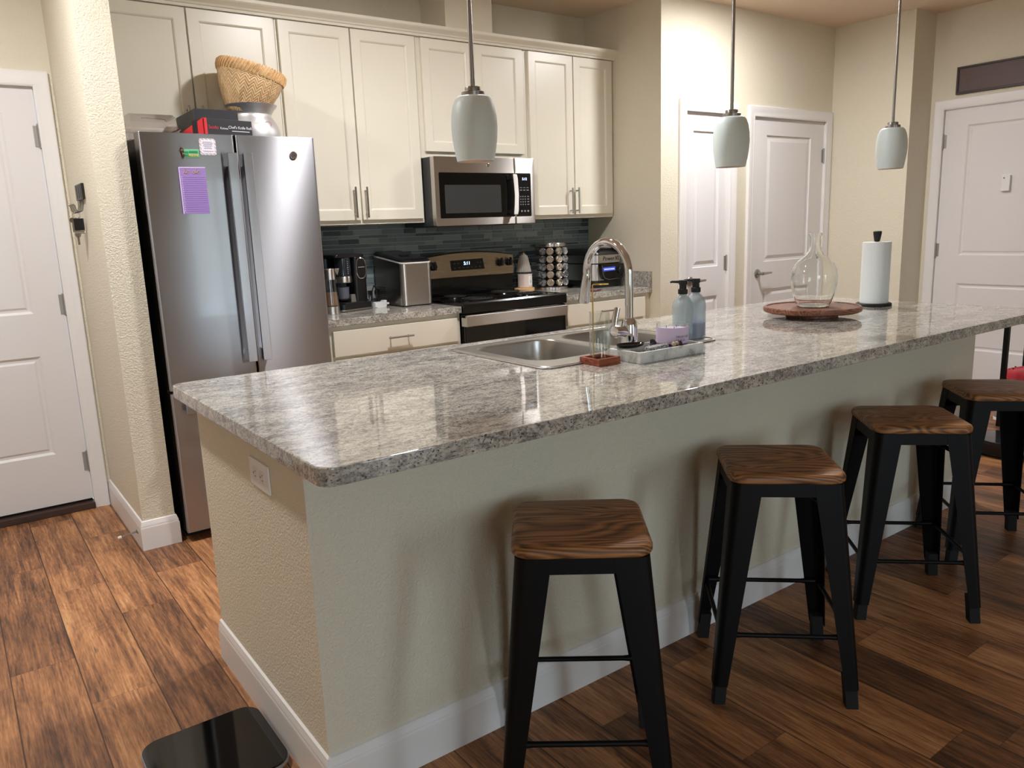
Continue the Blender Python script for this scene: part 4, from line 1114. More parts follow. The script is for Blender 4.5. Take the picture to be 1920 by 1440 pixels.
b.loft([ring3(ov(0.030, 0.016), 0.0), ring3(ov(0.046, 0.026), 0.004), ring3(ov(0.052, 0.030), 0.014), ring3(ov(0.050, 0.028), 0.014), ring3(ov(0.042, 0.022), 0.006), ring3(ov(0.02, 0.010), 0.003)]); b.make('dish', M['blackgloss'], t, sharp=50)
t = thing('peeler', 'slim black handled tool leaning across the marble tray', 'utensil', (1.325, 0.433, TZ))
b = MB(); b.tube([(-0.040, -0.022, 0.016), (0.0, 0.0, 0.022), (0.040, 0.018, 0.028)], [0.004, 0.005, 0.0045], 10); b.make('handle', M['black'], t)
b = MB(); b.lathe([(0.0, -0.004), (0.012, -0.003), (0.014, 0.0), (0.012, 0.003), (0.0, 0.004)], c=(0, 0, 0), n=20, M=T(0.046, 0.022, 0.029) @ Matrix.Rotation(R(60), 4, 'X')); b.make('head', M['black'], t)
t = thing('scrubbing_stone', 'speckled black and white bar lying in the marble tray', 'scrubber', (1.315, 0.386, TZ), 8)
def speck():
    m = NT('speckled bar'); o = m.coord(); n_ = m.noise(o, 260, 2, 0.6)
    m.link(m.ramp(n_, [(0.42, lin((24,24,26))), (0.56, lin((190,190,190)))]), m.b.inputs['Base Color']); m.set(Roughness=0.5); return m.m
b = MB(); b.prism(rrect(-0.055, 0.055, -0.014, 0.014, 0.010), 'z', 0.0, 0.034, 0.007); b.make('bar', speck(), t)
t = thing('dried_pod', 'knobbly brown and cream dried pod before the lilac candle', 'pod', (1.396, 0.373, TZ))
rb = random.Random(4)
b = MB()
for k in range(16):
    b.ball((rb.uniform(-0.018, 0.018), rb.uniform(-0.006, 0.006), 0.008+rb.uniform(0, 0.026)), rb.uniform(0.006, 0.009), n=8, mi=k % 3)
b.make('pod', [plain('dark pod', (58,36,30), 0.5), plain('cream pod', (190,170,146), 0.6), plain('brown pod', (116,78,60), 0.6)], t)

# soap bottles on the sink ledge
def soap(name, label, loc, rz, lh, lcol):
    t = thing(name, label, 'bottle', loc, rz)
    b = MB(); b.lathe([(0.033, 0.0), (0.0365, 0.003), (0.0375, 0.010), (0.0375, 0.122), (0.036, 0.136), (0.031, 0.149), (0.022, 0.160), (0.0145, 0.165), (0.0135, 0.176),
                       (0.0115, 0.176), (0.0125, 0.163), (0.020, 0.157), (0.029, 0.147), (0.034, 0.135), (0.0355, 0.122), (0.0355, 0.008), (0.0, 0.006)], n=36, caps=(True, False))
    b.make('bottle', M['frostclear'], t, sharp=50)
    b = MB(); b.lathe([(0.0345, 0.0085), (0.0352, 0.012), (0.0352, lh), (0.0, lh)], n=32); b.make('liquid', lcol, t)
    b = MB(); b.lathe([(0.0165, 0.170), (0.0175, 0.172), (0.0175, 0.186), (0.0160, 0.188), (0.0130, 0.189), (0.0130, 0.204), (0.0155, 0.206), (0.0155, 0.220), (0.0, 0.221)], n=24)
    b.tube([(-0.010, 0, 0.214), (-0.040, 0, 0.2155), (-0.046, 0, 0.2135)], [0.0048, 0.0040, 0.0034], 10)
    p_ = b.make('pump', M['blackmatte'], t, sharp=40)
    b = MB(); b.tube([(0, 0, 0.020), (0.004, 0, 0.175)], 0.0025, 8); b.make('dip_tube', plain('clear tube', (206,220,228), 0.4), t)
    return t
def frostclear():
    m = NT('frosted clear glass')
    tr = m.add('ShaderNodeBsdfTransparent'); tr.inputs[0].default_value = lin((232,238,240))
    m.b.inputs['Base Color'].default_value = lin((238,242,240)); m.set(Roughness=0.25)
    mx = m.add('ShaderNodeMixShader'); mx.inputs[0].default_value = 0.26
    m.link(tr.outputs[0], mx.inputs[1]); m.link(m.b.outputs[0], mx.inputs[2]); m.link(mx.outputs[0], m.n['Material Output'].inputs[0]); return m.m
M['frostclear'] = frostclear()
soap('soap_bottle', 'frosted pump bottle with pale blue soap nearer the faucet', (1.648, 0.572, 0.9190), -36, 0.026, plain('blue soap', (86,130,206), 0.2))
soap('soap_bottle', 'frosted pump bottle with purple soap at the sink corner', (1.730, 0.582, 0.9190), -36, 0.058, plain('purple soap', (112,96,186), 0.2))

# lazy susan, demijohn vase, paper towel
t = thing('lazy_susan', 'round walnut lazy susan on the island under the glass jug', 'lazy susan', (2.568, 0.640, CT))
b = MB(); b.lathe([(0.108, 0.0), (0.110, 0.002), (0.110, 0.022), (0.0, 0.022)], n=48); b.make('foot', M['walnut'], t)
b = MB(); b.lathe([(0.195, 0.0222), (0.203, 0.026), (0.206, 0.034), (0.205, 0.044), (0.200, 0.048), (0.192, 0.0475), (0.189, 0.0435), (0.186, 0.0425), (0.0, 0.0425)], n=72); b.make('plate', M['walnut'], t)
t = thing('glass_jug', 'clear glass demijohn jug with narrow neck on the lazy susan', 'jug', (2.575, 0.640, CT+0.0428))
outer = [(0.060, 0.0), (0.068, 0.004), (0.072, 0.014), (0.078, 0.030), (0.090, 0.066), (0.0975, 0.105), (0.0985, 0.135), (0.094, 0.164), (0.080, 0.190), (0.058, 0.212), (0.038, 0.230), (0.0265, 0.248), (0.0235, 0.268), (0.0235, 0.306), (0.0275, 0.309), (0.0285, 0.315), (0.0265, 0.321)]
inner = [(r-0.0035, z) for r, z in reversed(outer[1:])]
inner = [(max(r, 0.01), z+(0.004 if z < 0.03 else 0)) for r, z in inner]
b = MB(); b.lathe(outer + inner + [(0.0, 0.0085)], n=64, caps=(True, False)); b.make('jug', glass('jug glass', (252,254,253), 0.0, 1.42), t, sharp=60)
t = thing('paper_towel_holder', 'black upright paper towel stand at the far end of the island', 'towel holder', (3.105, 0.655, CT))
b = MB(); b.lathe([(0.078, 0.0), (0.080, 0.002), (0.080, 0.011), (0.076, 0.0145), (0.0, 0.0145)], n=40); b.make('base', M['blackmatte'], t)
b = MB(); b.tube([(0, 0, 0.014), (0, 0, 0.320)], 0.008, 12); b.make('rod', M['blackmatte'], t)
b = MB(); b.lathe([(0.012, 0.306), (0.0135, 0.312), (0.018, 0.338), (0.0195, 0.351), (0.017, 0.354), (0.0, 0.355)], n=20); b.make('finial', M['blackmatte'], t)
t = thing('paper_towel_roll', 'white paper towel roll on the black stand', 'paper towel', (3.105, 0.655, CT+0.0148))
tw = NT('paper towel'); tw.set(Base_Color=lin((232,238,238)), Roughness=0.9); tw.bump(tw.noise(tw.coord(), 140, 2, 0.5), 0.0012)
b = MB(); b.lathe([(0.020, 0.0), (0.0625, 0.0), (0.0635, 0.003), (0.0630, 0.285), (0.0620, 0.289), (0.020, 0.290)], n=48, caps=(False, False), wrap=True)
b.loft([[(0.0640*math.cos(R(a)) + (0.004 if a > -20 else 0), 0.0640*math.sin(R(a)), z) for a in range(-90, 5, 6)] for z in (0.001, 0.288)], caps=(False, False), closed=False)
b.make('roll', tw.m, t, sharp=50)

# pendant lamps ----------------------------------------------------
def pendant(label, x, y, zb):
    t = thing('pendant_lamp', label, 'pendant lamp', (x, y, zb), 0, 'pendant lamps over the island')
    b = MB()
    prof = [(0.0525, 0.0), (0.0535, 0.003), (0.059, 0.030), (0.0635, 0.060), (0.0655, 0.090), (0.0640, 0.122), (0.0590, 0.150), (0.0515, 0.168), (0.0440, 0.175), (0.020, 0.177)]
    inn = [(r-0.003, z-0.002 if z > 0.1 else z) for r, z in reversed(prof)]
    b.lathe(prof + inn, n=48, caps=(False, False), wrap=True); b.make('shade', M['shade'], t, sharp=60)
    b = MB(); b.lathe([(0.0325, 0.1755), (0.0325, 0.1865), (0.030, 0.188), (0.0225, 0.1885), (0.0225, 0.1985), (0.021, 0.2005), (0.0, 0.2005)], n=32); b.make('cap', M['nickel'], t, sharp=40)
    b = MB(); zt = ZC - zb - 0.02
    b.tube([(0, 0, 0.198), (0, 0, 0.222)], 0.0065, 14); b.tube([(0, 0, 0.2225), (0, 0, 0.53)], 0.0062, 14); b.tube([(0, 0, 0.5305), (0, 0, zt)], 0.0062, 14); b.make('rod', M['nickel'], t, sharp=40)
    b = MB(); b.lathe([(0.062, zt+0.0195), (0.062, zt+0.012), (0.050, zt+0.002), (0.0, zt)], n=32); b.make('canopy', M['nickel'], t)
    b = MB(); b.lathe([(0.017, 0.174), (0.017, 0.120), (0.014, 0.110), (0.0, 0.109)], n=20); b.make('socket', M['white'], t)
    return t
p0 = pendant('nearest frosted white pendant lamp, in front of the microwave', 0.755, 0.555, 1.5375)
dup(p0, (1.883, 0.555, 1.5375), 0, 'frosted white pendant lamp in front of the two narrow doors, middle one of three', 'pendant lamps over the island')
dup(p0, (3.000, 0.555, 1.5455), 0, 'farthest frosted white pendant lamp, above the paper towel roll', 'pendant lamps over the island')

# ------------------------------------------------------------------ bar stools
def stool():
    t = thing('bar_stool', '', 'stool', (0, 0, 0), 0, 'bar stools along the island')
    sq = lambda h, r, n=6: rrect(-h, h, -h, h, r, n)
    b = MB()
    b.loft([ring3(sq(0.147, 0.036), 0.6395), ring3(sq(0.153, 0.042), 0.641), ring3(sq(0.157, 0.046), 0.646), ring3(sq(0.157, 0.046), 0.656), ring3(sq(0.153, 0.042), 0.6635), ring3(sq(0.145, 0.034), 0.6665), ring3(sq(0.10, 0.02), 0.6665)])
    b.make('seat', M['seatwood'], t, sharp=60)
    zt, zb = 0.639, 0.030
    ch = lambda z: 0.148 + (0.203-0.148)*(zt-z)/zt      # half width of the splayed frame at height z
    b = MB()
    b.loft([ring3(sq(ch(0.603), 0.032), 0.603), ring3(sq(ch(zt), 0.030), zt), ring3(sq(ch(zt)-0.0025, 0.028), zt), ring3(sq(ch(0.603)-0.0025, 0.030), 0.603)], caps=(False, False), wrap=True)
    b.prism(sq(ch(zt)-0.003, 0.028), 'z', 0.6365, 0.639)
    b.make('apron', M['legmetal'], t, sharp=40)
    for sx, sy in ((-1, -1), (1, -1), (1, 1), (-1, 1)):
        b = MB(); rings = []
        for z in (0.6385, 0.575, 0.55, 0.42, 0.28, 0.14, 0.07, 0.055):
            c = ch(z) + 0.0012; f = (zt - z)/zt
            w = 0.082 - 0.046*f; r = 0.026 - 0.010*f; th = 0.0028
            P = [(c-w, c)] + [(c-r+r*math.sin(R(a)), c-r+r*math.cos(R(a))) for a in (0, 22, 45, 68, 90)] + [(c, c-w)]
            Q = [(c-th, c-w)] + [(c-r+(r-th)*math.sin(R(a)), c-r+(r-th)*math.cos(R(a))) for a in (90, 68, 45, 22, 0)] + [(c-w, c-th)]
            rings.append([(sx*p, sy*q, z) for p, q in P+Q])
        b.loft(rings); lg = b.make('leg', M['legmetal'], t, sharp=40)
        b = MB()
        f0, f1 = ch(0.0) - 0.004, ch(0.09) - 0.004
        w = 0.034
        b.loft([[(sx*(c-a), sy*(c-bb), z) for a, bb in ((0.004, 0), (0, 0.004), (0, w), (w, w), (w, 0))] for c, z in ((f0, 0.0), (f0-0.0003, 0.004), (f1, 0.09))])
        b.make('foot', M['rubber'], lg)
    # foot rails, flattened at both ends
    z = 0.205; c = ch(z) - 0.010
    for k in range(4):
        Mk = RZ(90*k)
        b = MB()
        b.tube([(-c, -c, z), (-c+0.03, -c, z), (-c+0.055, -c, z), (c-0.055, -c, z), (c-0.03, -c, z), (c, -c, z)], [0.0095, 0.0095, 0.0068, 0.0068, 0.0095, 0.0095], 10, M=Mk)
        b.make('foot_rail', M['legmetal'], t, sharp=45)
    # arched cross braces under the seat
    for k in range(2):
        b = MB(); q = ch(0.575) - 0.012
        dz = 0.006*k
        b.tube([(-q, -q, 0.566), (-q+0.035, -q+0.035, 0.571), (-0.04, -0.04, 0.604-dz), (0.04, 0.04, 0.604-dz), (q-0.035, q-0.035, 0.571), (q, q, 0.566)], [0.0085, 0.0085, 0.0075, 0.0075, 0.0085, 0.0085], 10, M=RZ(90*k))
        b.make('cross_brace', M['legmetal'], t, sharp=45)
    return t
s0 = stool()
spots = [(0.604, -0.037, -38, 'nearest bar stool with brown wood seat, second in size to none before the island'),
         (1.352, -0.052, -43, 'bar stool with brown wood seat standing second from the island corner'),
         (2.096, -0.052, -44, 'bar stool with brown wood seat standing third from the island corner'),
         (2.765, -0.052, -46, 'bar stool with brown wood seat at the right edge, before the robot vacuum')]
spots[0] = (0.604, -0.037, -38, 'nearest bar stool with brown wood seat, closest to the island corner')
for k, (x, y, a, l) in enumerate(spots):
    if k == 0:
        s0.location = (x, y, 0); s0.rotation_euler = (0, 0, R(a)); s0['label'] = l
    else: dup(s0, (x, y, 0), a, l, 'bar stools along the island')

# ------------------------------------------------------------------ on top of the refrigerator
FT = 1.7705
t = thing('plastic_container', 'clear plastic food container at the left on the refrigerator', 'container', (0.320, 2.430, FT))
cont = lambda i: rrect(-0.125, 0.095, -0.10, 0.11, 0.03, 5, i)
b = MB()
n_ = len(cont(0))
def flute(pts, a): return [(p[0]*(1+a*(k % 2)), p[1]*(1+a*(k % 2))) for k, p in enumerate(pts)]
b.loft([ring3(flute(rrect(-0.125, 0.095, -0.10, 0.11, 0.03, 12, 0.014), 0.03), 0.0), ring3(flute(rrect(-0.125, 0.095, -0.10, 0.11, 0.03, 12, 0.0), 0.03), 0.045)], caps=(True, False)); b.make('tub', M['plastic'], t, sharp=20)
b = MB(); b.loft([ring3(cont(-0.006), 0.0455), ring3(cont(-0.006), 0.050), ring3(cont(0.004), 0.052), ring3(cont(0.010), 0.098), ring3(cont(0.018), 0.106)], caps=(False, True))
b.tube([(-0.06, -0.092, 0.085), (-0.05, -0.094, 0.089), (0.03, -0.094, 0.086), (0.042, -0.092, 0.078)], 0.002, 6); b.make('lid', M['plastic'], t)
t = thing('knife_roll_box', 'flat black box with red flap and white lettering on the refrigerator', 'box', (0.488, 2.240, 1.7875), 11)
b = MB(); b.box(0.0, 0.226, 0.0, 0.108, 0.0, 0.070, 0.001); b.make('carton', plain('black carton', (30,30,34), 0.55), t)
b = MB(); b.prism([(0.0, 0.070), (0.0, 0.003), (0.10, 0.003), (0.27, 0.003), (0.27, 0.030)], 'x', -0.004, -0.0005)
b.prism([(0.0, -0.004), (0.012, -0.0005), (0.012, -0.006), (0.004, -0.010)], 'z', 0.004, 0.070)
b.bm.transform(RZ(-4)); lab(b.make('flap', plain('red card', (206,38,46), 0.5), t), 'red end flap')
b = MB(); b.text('Seido', 0.021, T(0.043, -0.0005, 0.034) @ FRONT, 0.0003); b.make('red_lettering', plain('red ink', (206,52,52), 0.5), t)
b = MB(); b.text('Knives', 0.014, T(0.092, -0.0005, 0.032) @ FRONT, 0.0003); b.text("Chef's Knife Roll", 0.0165, T(0.168, -0.0005, 0.038) @ FRONT, 0.0004)
b.box(0.128, 0.212, -0.0007, 0.0, 0.0215, 0.0240); b.make('white_lettering', plain('white ink', (220,220,222), 0.5), t)
t = thing('storage_box', 'taller plain black box behind the lettered box on the refrigerator', 'box', (0.500, 2.400, FT))
b = MB(); b.box(0.0, 0.190, 0.0, 0.330, 0.0, 0.148, 0.001); b.make('carton', plain('black lid box', (34,33,38), 0.5), t)
b = MB(); b.box(-0.0006, 0.0, 0.10, 0.15, 0.055, 0.068); b.make('side_print', plain('grey print', (130,124,124), 0.6), t)
t = thing('steamer_pot', 'silver aluminium steamer pot with flared rim on the refrigerator', 'pot', (0.822, 2.600, FT))
b = MB()
b.lathe([(0.100, 0.0), (0.122, 0.010), (0.130, 0.040), (0.130, 0.075), (0.122, 0.105), (0.104, 0.135), (0.092, 0.152), (0.094, 0.164), (0.108, 0.184), (0.122, 0.200), (0.1235, 0.204), (0.120, 0.203),
         (0.105, 0.186), (0.090, 0.166), (0.088, 0.152), (0.100, 0.135), (0.118, 0.105), (0.126, 0.075), (0.126, 0.040), (0.118, 0.012), (0.0, 0.006)], n=56, caps=(True, False)); b.make('pot', M['alu'], t, sharp=60)
b = MB(); b.loft([[(0.1225*math.sin(R(a)), -0.1225*math.cos(R(a)), z) for a in (-13, -8, -3)] for z in (0.102, 0.113)], caps=(False, False), closed=False); b.make('price_sticker', plain('sticker', (226,220,196), 0.6), t)
b = MB(); b.tube([(0.016*math.cos(R(a)) + 0.037, -0.1205+0.010*abs(math.cos(R(a)))*0-0.0015*math.sin(R(a)) + 0.0065, 0.106+0.013*math.sin(R(a))) for a in range(0, 360, 30)], 0.0014, 6, loop=True); b.make('maker_stamp', plain('red stamp', (186,120,120), 0.6), t)
t = thing('bamboo_basket', 'woven bamboo steaming basket tilted on the aluminium pot', 'basket', (0.806, 2.598, 1.972))
tilt = Matrix.Rotation(R(15), 4, 'Y') @ Matrix.Rotation(R(5), 4, 'X')
b = MB()
prof = [(0.030, -0.060), (0.078, -0.036), (0.101, 0.0), (0.122, 0.040), (0.139, 0.080), (0.150, 0.118), (0.156, 0.140)]
dense = []
for k in range(41):
    s_ = k/40*(len(prof)-1); i = min(int(s_), len(prof)-2); f_ = s_-i
    dense.append((prof[i][0]*(1-f_)+prof[i+1][0]*f_, prof[i][1]*(1-f_)+prof[i+1][1]*f_))
b.lathe(dense, n=88, caps=(True, False), M=T(-0.012, 0, 0) @ tilt); b.lathe([(r-0.004, z+0.001) for r, z in dense], n=88, caps=(True, False), M=T(-0.012, 0, 0) @ tilt); b.make('body', M['wicker'], t, sharp=80)
b = MB()
n = 60
band = [(0.1535, 0.132), (0.1575, 0.139), (0.1605, 0.154), (0.1605, 0.172), (0.157, 0.180), (0.150, 0.180), (0.148, 0.165), (0.149, 0.139)]
b.lathe(band, n=88, caps=(False, False), wrap=True, M=T(-0.012, 0, 0) @ tilt)
for k in range(n):
    a0, a1 = 2*PI*k/n, 2*PI*(k+1.3)/n
    b.tube([tuple((T(-0.012, 0, 0) @ tilt) @ Vector((r*math.cos(a), r*math.sin(a), z))) for r, z, a in ((0.1555, 0.134, a0), (0.1625, 0.152, (a0*0.6+a1*0.4)), (0.1615, 0.173, (a0*0.2+a1*0.8)), (0.152, 0.183, a1))], 0.0042, 5)
b.make('braided_rim', wood('bamboo rim', [(0.3, lin((166,124,78))), (0.5, lin((206,166,114))), (0.75, lin((226,190,140)))], (40, 40, 40), 0.6, False), t, sharp=50)

# ------------------------------------------------------------------ small wall things
t = thing('wall_outlet', 'white duplex outlet on the end of the island half wall', 'outlet', (0.055, 0.545, 0.762))
b = MB(); b.box(-0.0055, 0.0, -0.070, 0.070, -0.037, 0.037, 0.002); b.make('cover_plate', M['white'], t)
b = MB(); b.lathe([(0.003, 0), (0.0, 0.001)], n=10, M=T(-0.0055, 0, 0) @ Matrix.Rotation(R(-90), 4, 'Y'))
for y in (-0.026, 0.026):
    b.prism([(y-0.017, -0.012), (y-0.010, -0.017), (y+0.010, -0.017), (y+0.017, -0.012), (y+0.017, 0.012), (y+0.010, 0.017), (y-0.010, 0.017), (y-0.017, 0.012)], 'x', -0.0072, -0.005)
b.make('receptacle', plain('outlet white', (226,224,220), 0.4), t)
b = MB()
for y in (-0.026, 0.026):
    b.box(-0.0076, -0.0070, y-0.009, y-0.001, -0.0075, -0.0058); b.box(-0.0076, -0.0070, y-0.009, y-0.001, 0.0058, 0.0075); b.box(-0.0076, -0.0070, y+0.006, y+0.0105, -0.0022, 0.0022)
b.make('slots', M['blackmatte'], t)
t = thing('door_stop', 'white tipped steel spring door stop on the baseboard', 'door stop', (0.029, 2.330, 0.070))
b = MB(); b.lathe([(0.011, 0.0), (0.011, 0.003), (0.006, 0.006)], n=16, M=Matrix.Rotation(R(-90), 4, 'Y'))
b.tube([(-0.003-k*0.00085, 0.0045*math.cos(k*1.05), 0.0045*math.sin(k*1.05)-0.00012*k) for k in range(78)], 0.0011, 5); b.make('spring', M['hinge'], t)
b = MB(); b.tube([(-0.068, 0, -0.009), (-0.082, 0, -0.011)], [0.007, 0.0065], 12); b.make('tip', M['white'], t)
t = thing('key_rack', 'small dark key rack on the wall side beside the left door', 'key rack', (0.043, 2.660, 1.570))
b = MB(); b.box(-0.012, 0.0, -0.092, 0.092, -0.032, 0.036, 0.002)
for y in (-0.05, 0.0, 0.05): b.box(-0.0135, -0.012, y-0.014, y+0.014, -0.026, 0.030, 0.001)
b.make('backplate', M['darkmetal'], t)
for k in range(5):
    y = -0.072+k*0.036
    b = MB(); b.tube([(-0.008, y, -0.030), (-0.010, y, -0.060), (-0.016, y, -0.082), (-0.030, y, -0.088), (-0.041, y, -0.076), (-0.043, y, -0.058), (-0.050, y, -0.052)], 0.0015, 8)
    b.make('hook', M['blackmatte'], t)
def keybunch(label, y, z, parts):
    t = thing('key_ring', label, 'keys', (0.012, y, z), 68)
    b = MB(); b.tube([(0, 0.014*math.cos(R(a)), -0.012+0.014*math.sin(R(a))) for a in range(0, 360, 24)], 0.0013, 6, loop=True); b.make('split_ring', M['chrome'], t)
    for nm, m, f in parts:
        b = MB(); f(b); b.make(nm, m, t)
def keyshape(dy, ln): return lambda b: (b.lathe([(0.012, -0.001), (0.012, 0.001)], n=18, M=T(-0.004, dy, -0.034) @ Matrix.Rotation(R(80), 4, 'Y')), b.box(-0.005, -0.003, dy-0.004, dy+0.004, -0.036-ln, -0.040))
keybunch('key ring with black fob and silver keys on the key rack', 2.655, 1.484, [('fob', M['black'], lambda b: b.box(-0.010, 0.004, -0.024, 0.016, -0.078, -0.026, 0.003)), ('fob_end', M['chrome'], lambda b: b.box(-0.008, 0.002, -0.026, 0.018, -0.094, -0.079, 0.003)), ('key', M['nickel'], keyshape(0.020, 0.05))])
keybunch('second key ring with brass and steel keys on the key rack', 2.690, 1.484, [('key', M['gold'], keyshape(0.0, 0.035)), ('key', M['nickel'], lambda b: (b.ball((-0.002, 0.002, -0.090), 0.004, 0.014, 0.022, 14), b.box(-0.004, -0.001, -0.002, 0.006, -0.142, -0.108)))])
t = thing('wall_sign', 'dark brown framed sign above the entry door', 'sign', (XR, 1.145, 2.272))
b = MB(); b.box(-0.014, 0.0, -0.385, 0.385, -0.095, 0.095, 0.003); b.make('board', plain('brown board', (88,66,62), 0.5), t)
b = MB()
for q in ((-0.385, 0.385, -0.095, -0.083), (-0.385, 0.385, 0.083, 0.095), (-0.385, -0.373, -0.083, 0.083), (0.373, 0.385, -0.083, 0.083)): b.box(-0.022, -0.001, *q, 0.002)
for q in ((-0.371, 0.371, -0.0815, -0.077), (-0.371, 0.371, 0.077, 0.0815), (-0.371, -0.3665, -0.077, 0.077), (0.3665, 0.371, -0.077, 0.077)): b.box(-0.0175, -0.013, *q)
b.make('frame', plain('dark frame', (54,36,32), 0.45), t)
emb = plain('embossing', (94,73,69), 0.5)
b = MB()
b.box(-0.0146, -0.0140, 0.330, 0.335, -0.045, 0.045); b.box(-0.0146, -0.0140, 0.312, 0.353, 0.012, 0.018); b.make('cross_relief', emb, t)
b = MB(); rs = random.Random(9)
for z0, lst in ((0.012, (0.25, 0.225, 0.16, 0.10, 0.075, 0.05, 0.0, -0.05)), (-0.042, (0.285, 0.26, 0.24, 0.22, 0.195, 0.165, 0.13, 0.10))):
    for y in lst:
        b.box(-0.0146, -0.0140, y, y+0.006, z0, z0+0.036)
        if rs.random() > 0.5: b.box(-0.0146, -0.0140, y-0.012, y-0.006, z0, z0+0.036)
        if rs.random() > 0.4: b.box(-0.0146, -0.0140, y-0.008, y+0.002, z0+0.030, z0+0.036)
b.make('raised_marks', emb, t)
t = thing('door_sensor', 'small white sensor box stuck on the entry door', 'sensor', (XR+0.012, 1.150, 1.528))
b = MB(); b.box(-0.020, 0.004, -0.029, 0.029, -0.055, 0.055, 0.004); b.make('housing', M['white'], t)
b = MB(); b.lathe([(0.006, 0), (0.0, 0.001)], n=14, M=T(-0.020, 0.010, 0.036) @ Matrix.Rotation(R(-90), 4, 'Y')); b.make('lens', plain('lens grey', (120,118,116), 0.3), t)

# bathroom scale
t = thing('bathroom_scale', 'black glass bathroom scale on the floor by the island end', 'scale', (-0.125, 0.596, 0.0))
b = MB(); b.loft([ring3(rrect(-0.150, 0.150, -0.150, 0.150, 0.046, 8), 0.006), ring3(rrect(-0.157, 0.157, -0.157, 0.157, 0.052, 8), 0.012), ring3(rrect(-0.158, 0.158, -0.158, 0.158, 0.053, 8), 0.020), ring3(rrect(-0.157, 0.157, -0.157, 0.157, 0.052, 8), 0.0225)]); b.make('tray', plain('silver grey plastic', (150,150,152), 0.35, 0.3), t)
b = MB(); b.loft([ring3(rrect(-0.155, 0.155, -0.155, 0.155, 0.050, 8), 0.0226), ring3(rrect(-0.155, 0.155, -0.155, 0.155, 0.050, 8), 0.0268), ring3(rrect(-0.1545, 0.1545, -0.1545, 0.1545, 0.0495, 8), 0.0275)]); b.make('glass_top', M['blackgloss'], t)
b = MB()
for x, y in ((-0.11, -0.11), (0.11, -0.11), (-0.11, 0.11), (0.11, 0.11)): b.lathe([(0.014, 0.0), (0.014, 0.007), (0.0, 0.007)], c=(x, y, 0), n=14)
b.make('rubber_feet', M['rubber'], t)

# robot vacuum
t = thing('robot_vacuum', 'round black robot vacuum on the floor behind the last stool', 'robot vacuum', (4.190, 0.428, 0.0), -130)
b = MB(); b.lathe([(0.155, 0.010), (0.166, 0.014), (0.170, 0.022), (0.170, 0.072), (0.166, 0.080), (0.0, 0.0805)], n=64); b.make('bumper_body', M['black'], t, sharp=40)
b = MB(); b.lathe([(0.160, 0.0806), (0.160, 0.086), (0.156, 0.089), (0.0, 0.0895)], n=64); b.make('top_plate', plain('glossy grey black', (40,40,44), 0.08), t, sharp=40)
b = MB(); b.prism(rrect(0.02, 0.09, -0.03, 0.03, 0.02), 'z', 0.0895, 0.093, 0.001); b.make('lid', M['black'], t)
b = MB(); b.box(0.1695, 0.1715, -0.010, 0.010, 0.038, 0.058, 0.0005); b.make('sensor_window', plain('pale window', (170,160,150), 0.3), t)
b = MB()
for y in (-0.11, 0.11): b.tube([(-0.0, y-0.01, 0.032), (-0.0, y+0.01, 0.032)], 0.032, 18)
b.make('wheel', M['rubber'], t)

# black shoe bench by the entry door with shoes
t = thing('shoe_bench', 'black metal bench frame by the entry door with shoes on its shelf', 'bench', (4.92, 0.28, 0.0))
for x in (-0.16, 0.16):
    for y in (-0.42, 0.42):
        b = MB(); b.box(x-0.014, x+0.014, y-0.014, y+0.014, 0, 0.66, 0.001); b.make('leg', M['legmetal'], t)
b = MB(); b.box(-0.18, 0.18, -0.44, 0.44, 0.66, 0.685, 0.003); b.make('top', M['blackmatte'], t)
b = MB()
b.box(-0.146, 0.146, -0.428, -0.412, 0.25, 0.266); b.box(-0.146, 0.146, 0.412, 0.428, 0.25, 0.266)
for k in range(7): b.tube([(-0.14+k*0.0467, -0.412, 0.262), (-0.14+k*0.0467, 0.412, 0.262)], 0.005, 8)
b.make('shelf', M['legmetal'], t)
def clog(name, label, loc, rz, m1, m2):
    t = thing(name, label, 'shoe', loc, rz)
    b = MB(); rings = []
    for y, w, h in ((-0.135, 0.012, 0.030), (-0.125, 0.030, 0.045), (-0.09, 0.040, 0.062), (-0.03, 0.046, 0.080), (0.0, 0.044, 0.088)):
        rings.append([(w*math.cos(R(a)), y, 0.016 + h*max(0.0, math.sin(R(a))) ) for a in range(0, 181, 15)])
    b.loft(rings, caps=(True, True))
    b.loft([[((0.040)*math.cos(R(a))*(1.0), 0.02+0.105*math.sin(R(a)), z) for a in range(0, 181, 12)] for z in (0.016, 0.06)], caps=(False, False), closed=False)
    u = b.make('upper', m1, t, sharp=50)
    b = MB(); so = [(0.030*s*w, y) for s, w, y in ()]
    outl = [(0.012, -0.14), (0.032, -0.13), (0.044, -0.08), (0.046, -0.02), (0.040, 0.05), (0.042, 0.10), (0.026, 0.132)]
    outl = outl + [(-x, y) for x, y in reversed(outl)]
    b.prism(outl, 'z', 0.0, 0.020, 0.003); b.make('sole', m2, t)
    b = MB()
    for x, y, z in ((-0.018, -0.095, 0.072), (0.010, -0.100, 0.070), (-0.005, -0.070, 0.086), (0.022, -0.072, 0.078), (-0.028, -0.065, 0.074)): b.ball((x, y, z), 0.005, n=8)
    b.make('vent_hole', M['blackmatte'], t)
    return t
red = plain('red foam', (176,34,50), 0.5); greyf = plain('grey fabric', (128,126,124), 0.8)
clog('clog_shoe', 'red clog shoe on the black bench shelf', (4.95, 0.640, 0.2685), 180, red, red)
clog('sneaker', 'grey shoe on the floor under the black bench', (4.93, 0.660, 0.0), 180, greyf, M['white'])

